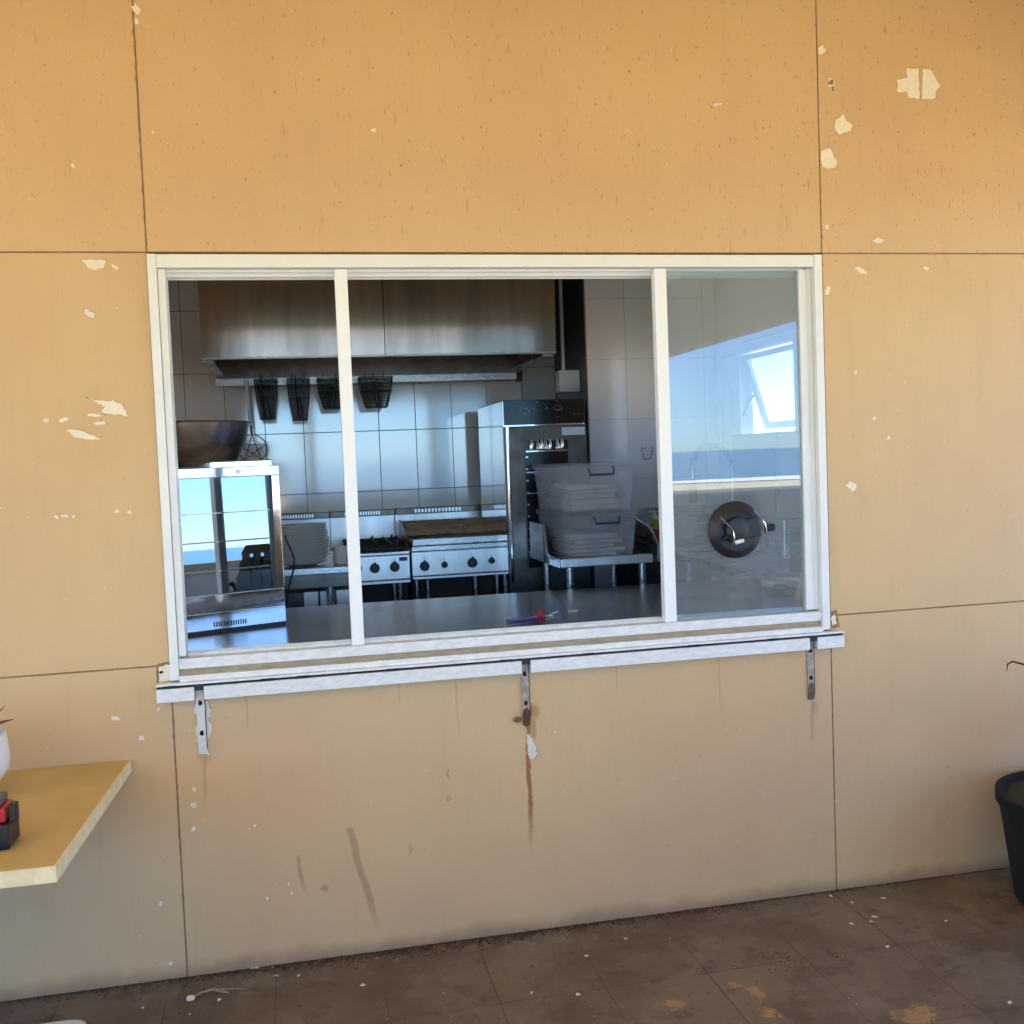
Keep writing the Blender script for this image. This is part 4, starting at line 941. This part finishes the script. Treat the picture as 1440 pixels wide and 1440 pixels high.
bkt.prism([(-.004,ZS-.0375),(-.50,ZS-.0375),(-.50,ZS-.06),(-.03,ZS-.34),(-.004,ZS-.34)], -1.25, -1.21, 'x'); bkt.build('support_bracket', BENCHE, sh)
# pot with dried flower, and black/red battery box (mostly outside the picture)
p = at(4,1120,'z',ZS); vx, vy = p.x-.075, p.y+.02
va = thing('white_vase', 'white vase holding a dried purple flower on the left shelf', 'vase', (vx,vy,ZS))
k = (at(15,1090,'y',vy).x-vx)
MB().lathe([(.035,.001),(.045,.004),(k*.62,.03),(k*.95,.07),(k*1.0,.10),(k*.96,.14),(k*.93,.17),(k*.88,.172),(.06,.10),(.0005,.02)], (vx,vy,ZS), 40).build('vessel', WHITEP, va, smooth=60)
fl_ = MB(); rnd = random.Random(3)
for i in range(26):
    a = rnd.uniform(0,6.28); l = rnd.uniform(.05,.095); z = ZS+.165+rnd.uniform(0,.03); e_ = rnd.uniform(.1,.9)
    c0 = Vector((vx+k*.3*math.cos(a),vy+k*.3*math.sin(a),z)); d = Vector((math.cos(a)*math.cos(e_),math.sin(a)*math.cos(e_),math.sin(e_))); n_ = Vector((-math.sin(a),math.cos(a),0))*.016
    q1 = c0+d*l*.55; q2 = c0+d*l
    fl_.face_verts([c0, q1+n_+Vector((0,0,.006)), q2, q1-n_+Vector((0,0,.006))], [(0,1,2,3)])
fo = fl_.build('dried_flower', DRIED, va)
so_ = fo.modifiers.new('s','SOLIDIFY'); so_.thickness = .0012
p = at(14,1196,'z',ZS)
bb = thing('battery_box', 'black and red battery box in front of the vase', 'battery', (p.x,p.y,ZS))
bx1 = p.x; by0 = p.y
MB().box(bx1-.16,bx1,by0,by0+.10,ZS+.001,ZS+.062).build('base', BLACK, bb, bevel=.006, seg=3)
MB().box(bx1-.155,bx1-.008,by0+.008,by0+.095,ZS+.0625,ZS+.098).build('top', RED, bb, bevel=.008, seg=3)
MB().box(bx1-.150,bx1-.020,by0+.012,by0+.09,ZS+.0985,ZS+.118).build('terminal_block', mat('grey_plastic', (.10,.09,.09), .4), bb, bevel=.004)
MB().box(bx1-.004,bx1+.014,by0+.02,by0+.05,ZS+.058,ZS+.104).build('side_clip', BLACK, bb, bevel=.004)

# white tray on the paving, bottom left
p = at(128,1432,'z',.02)
wt = thing('white_tray', 'corner of a white plastic tray on the paving at the lower left', 'tray', (p.x-.2,p.y-.06,0))
pts = []
cxw, cyw = p.x-.105, p.y-.075
for i in range(28):
    a = 2*math.pi*i/28; pts.append((cxw+.105*math.copysign(abs(math.cos(a))**.55, math.cos(a)), cyw+.080*math.copysign(abs(math.sin(a))**.7, math.sin(a))))
MB().prism(pts, .006, .024, 'z').build('dish', WHITEP, wt, bevel=.004, seg=3)
MB().prism([(cxw+(a-cxw)*.8, cyw+(b_-cyw)*.8) for a, b_ in pts], .0005, .0055, 'z').build('foot_ring', WHITEP, wt)

# dark pot plant at the right edge
pp = thing('pot_plant', 'dark leafed plant in a large black pot at the right edge by the wall', 'pot plant', (3.06,-.30,0))
qx, qy = 2.965, -.36
MB().lathe([(.22,.001),(.245,.02),(.29,.34),(.30,.345),(.30,.38),(.28,.38),(.27,.36),(.0005,.355)], (qx,qy,0), 48).build('pot', mat('matt_black_pot', (.006,.005,.004), .95), pp, smooth=50)
MB().lathe([(.268,.361),(.2,.372),(.0005,.378)], (qx,qy,0), 24).build('soil', LEAF, pp)
lf = MB(); rnd = random.Random(11)
def leaf(ax, l, lean, w, droop):
    pts = []; base = Vector((qx+.04*math.cos(ax), qy+.04*math.sin(ax), .372)); dirv = Vector((math.cos(ax),math.sin(ax),0)); sv = Vector((-math.sin(ax),math.cos(ax),0))
    L1, R1 = [], []
    for i in range(9):
        t = i/8; p = base+dirv*(l*lean*t+l*.25*t*t)+Vector((0,0,l*(t-droop*t*t)))
        ww = w*math.sin(math.pi*min(1,.12+t*.88))**.8
        L1.append(p+sv*ww+Vector((0,0,ww*.35))); R1.append(p-sv*ww+Vector((0,0,ww*.35))); pts.append(p)
    vs = L1+pts+R1; n = 9
    lf.face_verts(vs, [(i,i+1,n+i+1,n+i) for i in range(8)]+[(n+i,n+i+1,2*n+i+1,2*n+i) for i in range(8)])
for i in range(90):
    a = rnd.uniform(0,6.28)
    ln = rnd.uniform(.22,.45); le = rnd.uniform(.12,.40)
    if math.cos(a) < -.2: ln *= .45; le *= .6
    if math.sin(a) > .3: le *= .5
    leaf(a, ln, le, rnd.uniform(.012,.022), rnd.uniform(.1,.35))
lo = lf.build('leaves', LEAF, pp); m_ = lo.modifiers.new('s','SOLIDIFY'); m_.thickness = .001
tp_ = at(1417,934,'y',-.12)
MB().tube([(qx-.02,qy,.26),(qx+.03,qy+.05,.55),(3.04,-.14,.735),(2.985,-.12,.752),(tp_.x+.02,-.12,tp_.z+.008),(tp_.x,-.12,tp_.z),(tp_.x-.004,-.12,tp_.z-.025)], [.005,.004,.004,.004,.0035,.003,.001], 6).build('drooping_stem', LEAF, pp)

# ------------------------------------------------------------------ debris on the paving
def flake(u, v, s, lab, m=PAPER):
    p = at(u, v, 'z', .0); rnd = random
    n = rnd.choice((5,6,7,8)); ro = rnd.uniform(0,3.1); as_ = rnd.uniform(.35,.9); pts = []
    for i in range(n):
        q_ = 2*math.pi*i/n+rnd.uniform(-.2,.2); a_, b2 = s*1.15*math.cos(q_)*rnd.uniform(.5,1.2), s*1.3*as_*math.sin(q_)*rnd.uniform(.5,1.2)
        pts.append((p.x+a_*math.cos(ro)-b2*math.sin(ro), p.y+a_*math.sin(ro)+b2*math.cos(ro)))
    mb = MB(); 
    V = [(a, b_, .001+rnd.uniform(0,s*.35)) for a, b_ in pts]+[(p.x,p.y,s*.45)]
    V2 = [(a, b_, z+.0012) for a, b_, z in V]
    mb.face_verts(V+V2, [(i,(i+1)%n,n) for i in range(n)]+[(n+1+(i+1)%n,n+1+i,2*n+1) for i in range(n)]+[(i,n+1+i,n+1+(i+1)%n,(i+1)%n) for i in range(n)])
    return tag(mb.build('paint_flake', m), lab, 'flake', 'pale flakes fallen on the paving')
FL = [(511,1387,.016,'largest pale flake, alone on the paver below the window'),
      (388,1374,.008,'curled pale flake near the wall, right of the twig'),(354,1363,.008,'pale flake at the wall foot above the twig'),
      (361,1362,.007,'small pale flake at the wall foot, touching a bigger flake'),(384,1361,.006,'small flake by the wall above the curled one'),
      (420,1373,.007,'pale flake between the curled flake and the largest flake'),(411,1363,.005,'tiny flake close to the wall left of the water mark'),
      (474,1342,.010,'pale flake leaning on the wall foot under the long water mark'),(308,1407,.007,'pale flake just below the twig'),
      (267,1427,.005,'tiny flake below left of the twig'),(201,1418,.005,'tiny flake near the white tray'),
      (637,1323,.007,'pale flake in the dirt line below the wall middle'),(604,1327,.005,'tiny flake in the dirt line, left part'),
      (1168,1261,.008,'pale flake by the foot of the right board joint'),(1198,1270,.006,'pale flake on a joint line near the right board joint'),
      (1197,1300,.009,'oval white flake right of the board joint, nearer the camera'),(1230,1291,.011,'ragged pale flake on the rightmost long joint'),
      (1242,1264,.009,'pale flake closest to the wall at the right'),(1248,1332,.009,'round white flake right of centre, on the open paver'),
      (1330,1296,.008,'brownish flake far to the right'),(1225,1297,.006,'small flake beside the ragged one'),
      (813,1400,.009,'pale flake on the paver below the wall middle'),(748,1397,.006,'small pale flake left of another, lower centre'),
      (825,1345,.006,'flake on the joint line below the middle bracket'),(1420,1411,.008,'white flake at the lower right corner'),
      (880,1321,.006,'pale flake halfway between wall and picture edge, centre')]
for u, v, s, l in FL: flake(u, v, s, l)
a = at(268,1404,'z',.006); b_ = at(300,1391,'z',.012); c_ = at(343,1390,'z',.006); d_ = at(322,1396,'z',.004)
tw = thing('dry_twig', 'dry forked twig with a pale torn end on the pavers at the left', 'twig', (a.x,a.y,0))
MB().tube([a, a.lerp(b_,.5)+Vector((0,.004,.003)), b_, b_.lerp(c_,.5), c_], [.003,.0035,.003,.002,.001], 6).build('stem', TWIG, tw)
MB().tube([b_, b_.lerp(d_,.6), d_], [.005,.006,.002], 6).build('side_shoot', TWIG, tw)
MB().lathe([(.004,0),(.013,.003),(.012,.010),(.003,.013)], (a.x,a.y,.001), 7).build('torn_end', PAPER, tw)
# crumbs: uncountable dirt along the wall foot and over the pavers
cr_ = MB(); rnd = random.Random(5)
def crumb(x, y, s):
    V = [(x+s*rnd.uniform(-1,1), y+s*rnd.uniform(-1,1), s*rnd.uniform(0,.4)) for _ in range(3)]+[(x+s*.2*rnd.uniform(-1,1), y, s*rnd.uniform(.4,.9))]
    cr_.face_verts(V, [(0,1,3),(1,2,3),(2,0,3),(0,2,1)])
for i in range(7500):
    x = rnd.triangular(-.6,2.3,.75) if rnd.random() < .8 else rnd.uniform(-1,3); y = -abs(rnd.expovariate(1/.020))-.001
    if y < -.16: continue
    crumb(x, y, rnd.uniform(.0015,.0048) if rnd.random() < .93 else rnd.uniform(.005,.010))
for i in range(1300):
    x = rnd.uniform(-.8,3); y = -rnd.uniform(.01,1.0)**1; crumb(x, y, rnd.choice((.0015,.002,.003,.005)))
cx0 = at(1105,1352,'z',0)
for i in range(90): crumb(rnd.gauss(cx0.x,.03), rnd.gauss(cx0.y,.03), rnd.uniform(.002,.006))
tag(cr_.build('dirt_crumbs', DIRT), 'dark dirt and leaf crumbs scattered along the wall foot', 'dirt', kind='stuff')
cr_ = MB()
for i in range(420):
    if i < 300: x, y = rnd.gauss(.9,.5), -abs(rnd.gauss(0,.03))-.003
    else: x, y = rnd.uniform(-.6,2.9), -rnd.uniform(.03,.9)
    a_ = rnd.uniform(0,6.28); l_ = rnd.uniform(.003,.010); w_ = l_*rnd.uniform(.25,.5); dx, dy = math.cos(a_), math.sin(a_)
    cr_.face_verts([(x-dx*l_,y-dy*l_,.001),(x+dy*w_,y-dx*w_,.002+w_),(x+dx*l_,y+dy*l_,.002),(x-dy*w_,y+dx*w_,.001)], [(0,1,2,3)])
tag(cr_.build('leaf_litter', mat('dry_red_brown_leaf', (.16,.06,.035), .85, var=(70,(.24,.14,.07),.8))), 'dry red brown leaf bits gathered along the wall foot', 'leaf litter', kind='stuff')
cr_ = MB()
for i in range(330):
    if i < 230: x, y = rnd.gauss(.85,.35), -abs(rnd.gauss(0,.03))-.002
    else: x, y = rnd.uniform(-.6,2.9), -rnd.uniform(.03,.9)
    crumb(x, y, rnd.uniform(.0012,.0032))
tag(cr_.build('pale_crumbs', PAPER), 'fine pale paint crumbs scattered over dirt and pavers', 'crumbs', kind='stuff')

# ------------------------------------------------------------------ picnic table out on the veranda edge (mirrored in the cabinet glass)
pt = thing('picnic_table', 'dark timber picnic table near the veranda edge, seen mirrored', 'picnic table', (5.4,-4.6,0))
bx_, by_ = 5.4, -4.6; g0 = -.08
m = MB()
for i in range(5): m.box(bx_-.9,bx_+.9,by_-.36+i*.148,by_-.22+i*.148,g0+.72,g0+.76)
m.build('table_top', TIMBER, pt)
for s in (-1,1):
    m = MB()
    for i in range(2): m.box(bx_-.9,bx_+.9,by_+s*.72-.14+i*.145,by_+s*.72-.005+i*.145,g0+.42,g0+.46)
    m.build('seat', TIMBER, pt)
for sx in (-1,1):
    m = MB()
    for s in (-1,1): m.hexa([(bx_+sx*.7-.03,by_+s*.62-.05,g0),(bx_+sx*.7+.03,by_+s*.62-.05,g0),(bx_+sx*.7+.03,by_+s*.62+.05,g0),(bx_+sx*.7-.03,by_+s*.62+.05,g0)],
                            [(bx_+sx*.7-.03,by_+s*.25-.05,g0+.72),(bx_+sx*.7+.03,by_+s*.25-.05,g0+.72),(bx_+sx*.7+.03,by_+s*.25+.05,g0+.72),(bx_+sx*.7-.03,by_+s*.25+.05,g0+.72)])
    m.box(bx_+sx*.7+.031,bx_+sx*.7+.07,by_-.8,by_+.8,g0+.34,g0+.42)
    m.build('leg_frame', TIMBER, pt)

# ------------------------------------------------------------------ stack of dark garden chairs at the right of the veranda (mirrored in the cabinet glass)
CHM = mat('dark_green_chair_plastic', (.02,.03,.03), .4)
ch = thing('garden_chair', 'lowest dark plastic chair of the stack at the veranda side, seen mirrored', 'chair', (2.74,-2.6,0), rad(-130), 'stacked dark garden chairs')
for sx in (-1,1):
    for sy in (-1,1): MB().tube([(sx*.24,sy*.22,.006),(sx*.21,sy*.19,.42)], [.022,.026], 8).build('leg', CHM, ch, local=True)
    MB().tube([(sx*.23,-.18,.43),(sx*.26,-.16,.62),(sx*.26,.14,.64),(sx*.22,.21,.55)], .018, 8).build('arm', CHM, ch, local=True)
MB().box(-.23,.23,-.22,.21,.421,.445).build('seat', CHM, ch, bevel=.008, local=True)
m = MB()
for i in range(5): m.hexa([(-.20+i*.085,.20,.4455),(-.14+i*.085,.20,.4455),(-.14+i*.085,.215,.4455),(-.20+i*.085,.215,.4455)], [(-.20+i*.085,.30,.85),(-.14+i*.085,.30,.85),(-.14+i*.085,.315,.85),(-.20+i*.085,.315,.85)])
m.hexa([(-.21,.30,.8505),(.21,.30,.8505),(.21,.32,.8505),(-.21,.32,.8505)], [(-.17,.315,.92),(.17,.315,.92),(.17,.335,.92),(-.17,.335,.92)])
m.build('backrest', CHM, ch, local=True)
for i in range(1, 5):
    c = copy_tree(ch); c.location = (2.74+.02*i, -2.6+.02*i, i*.095)
    c['label'] = 'topmost dark plastic chair of the stack at the veranda side, seen mirrored' if i == 4 else 'dark plastic chair in the middle of the stack at the veranda side, seen mirrored'
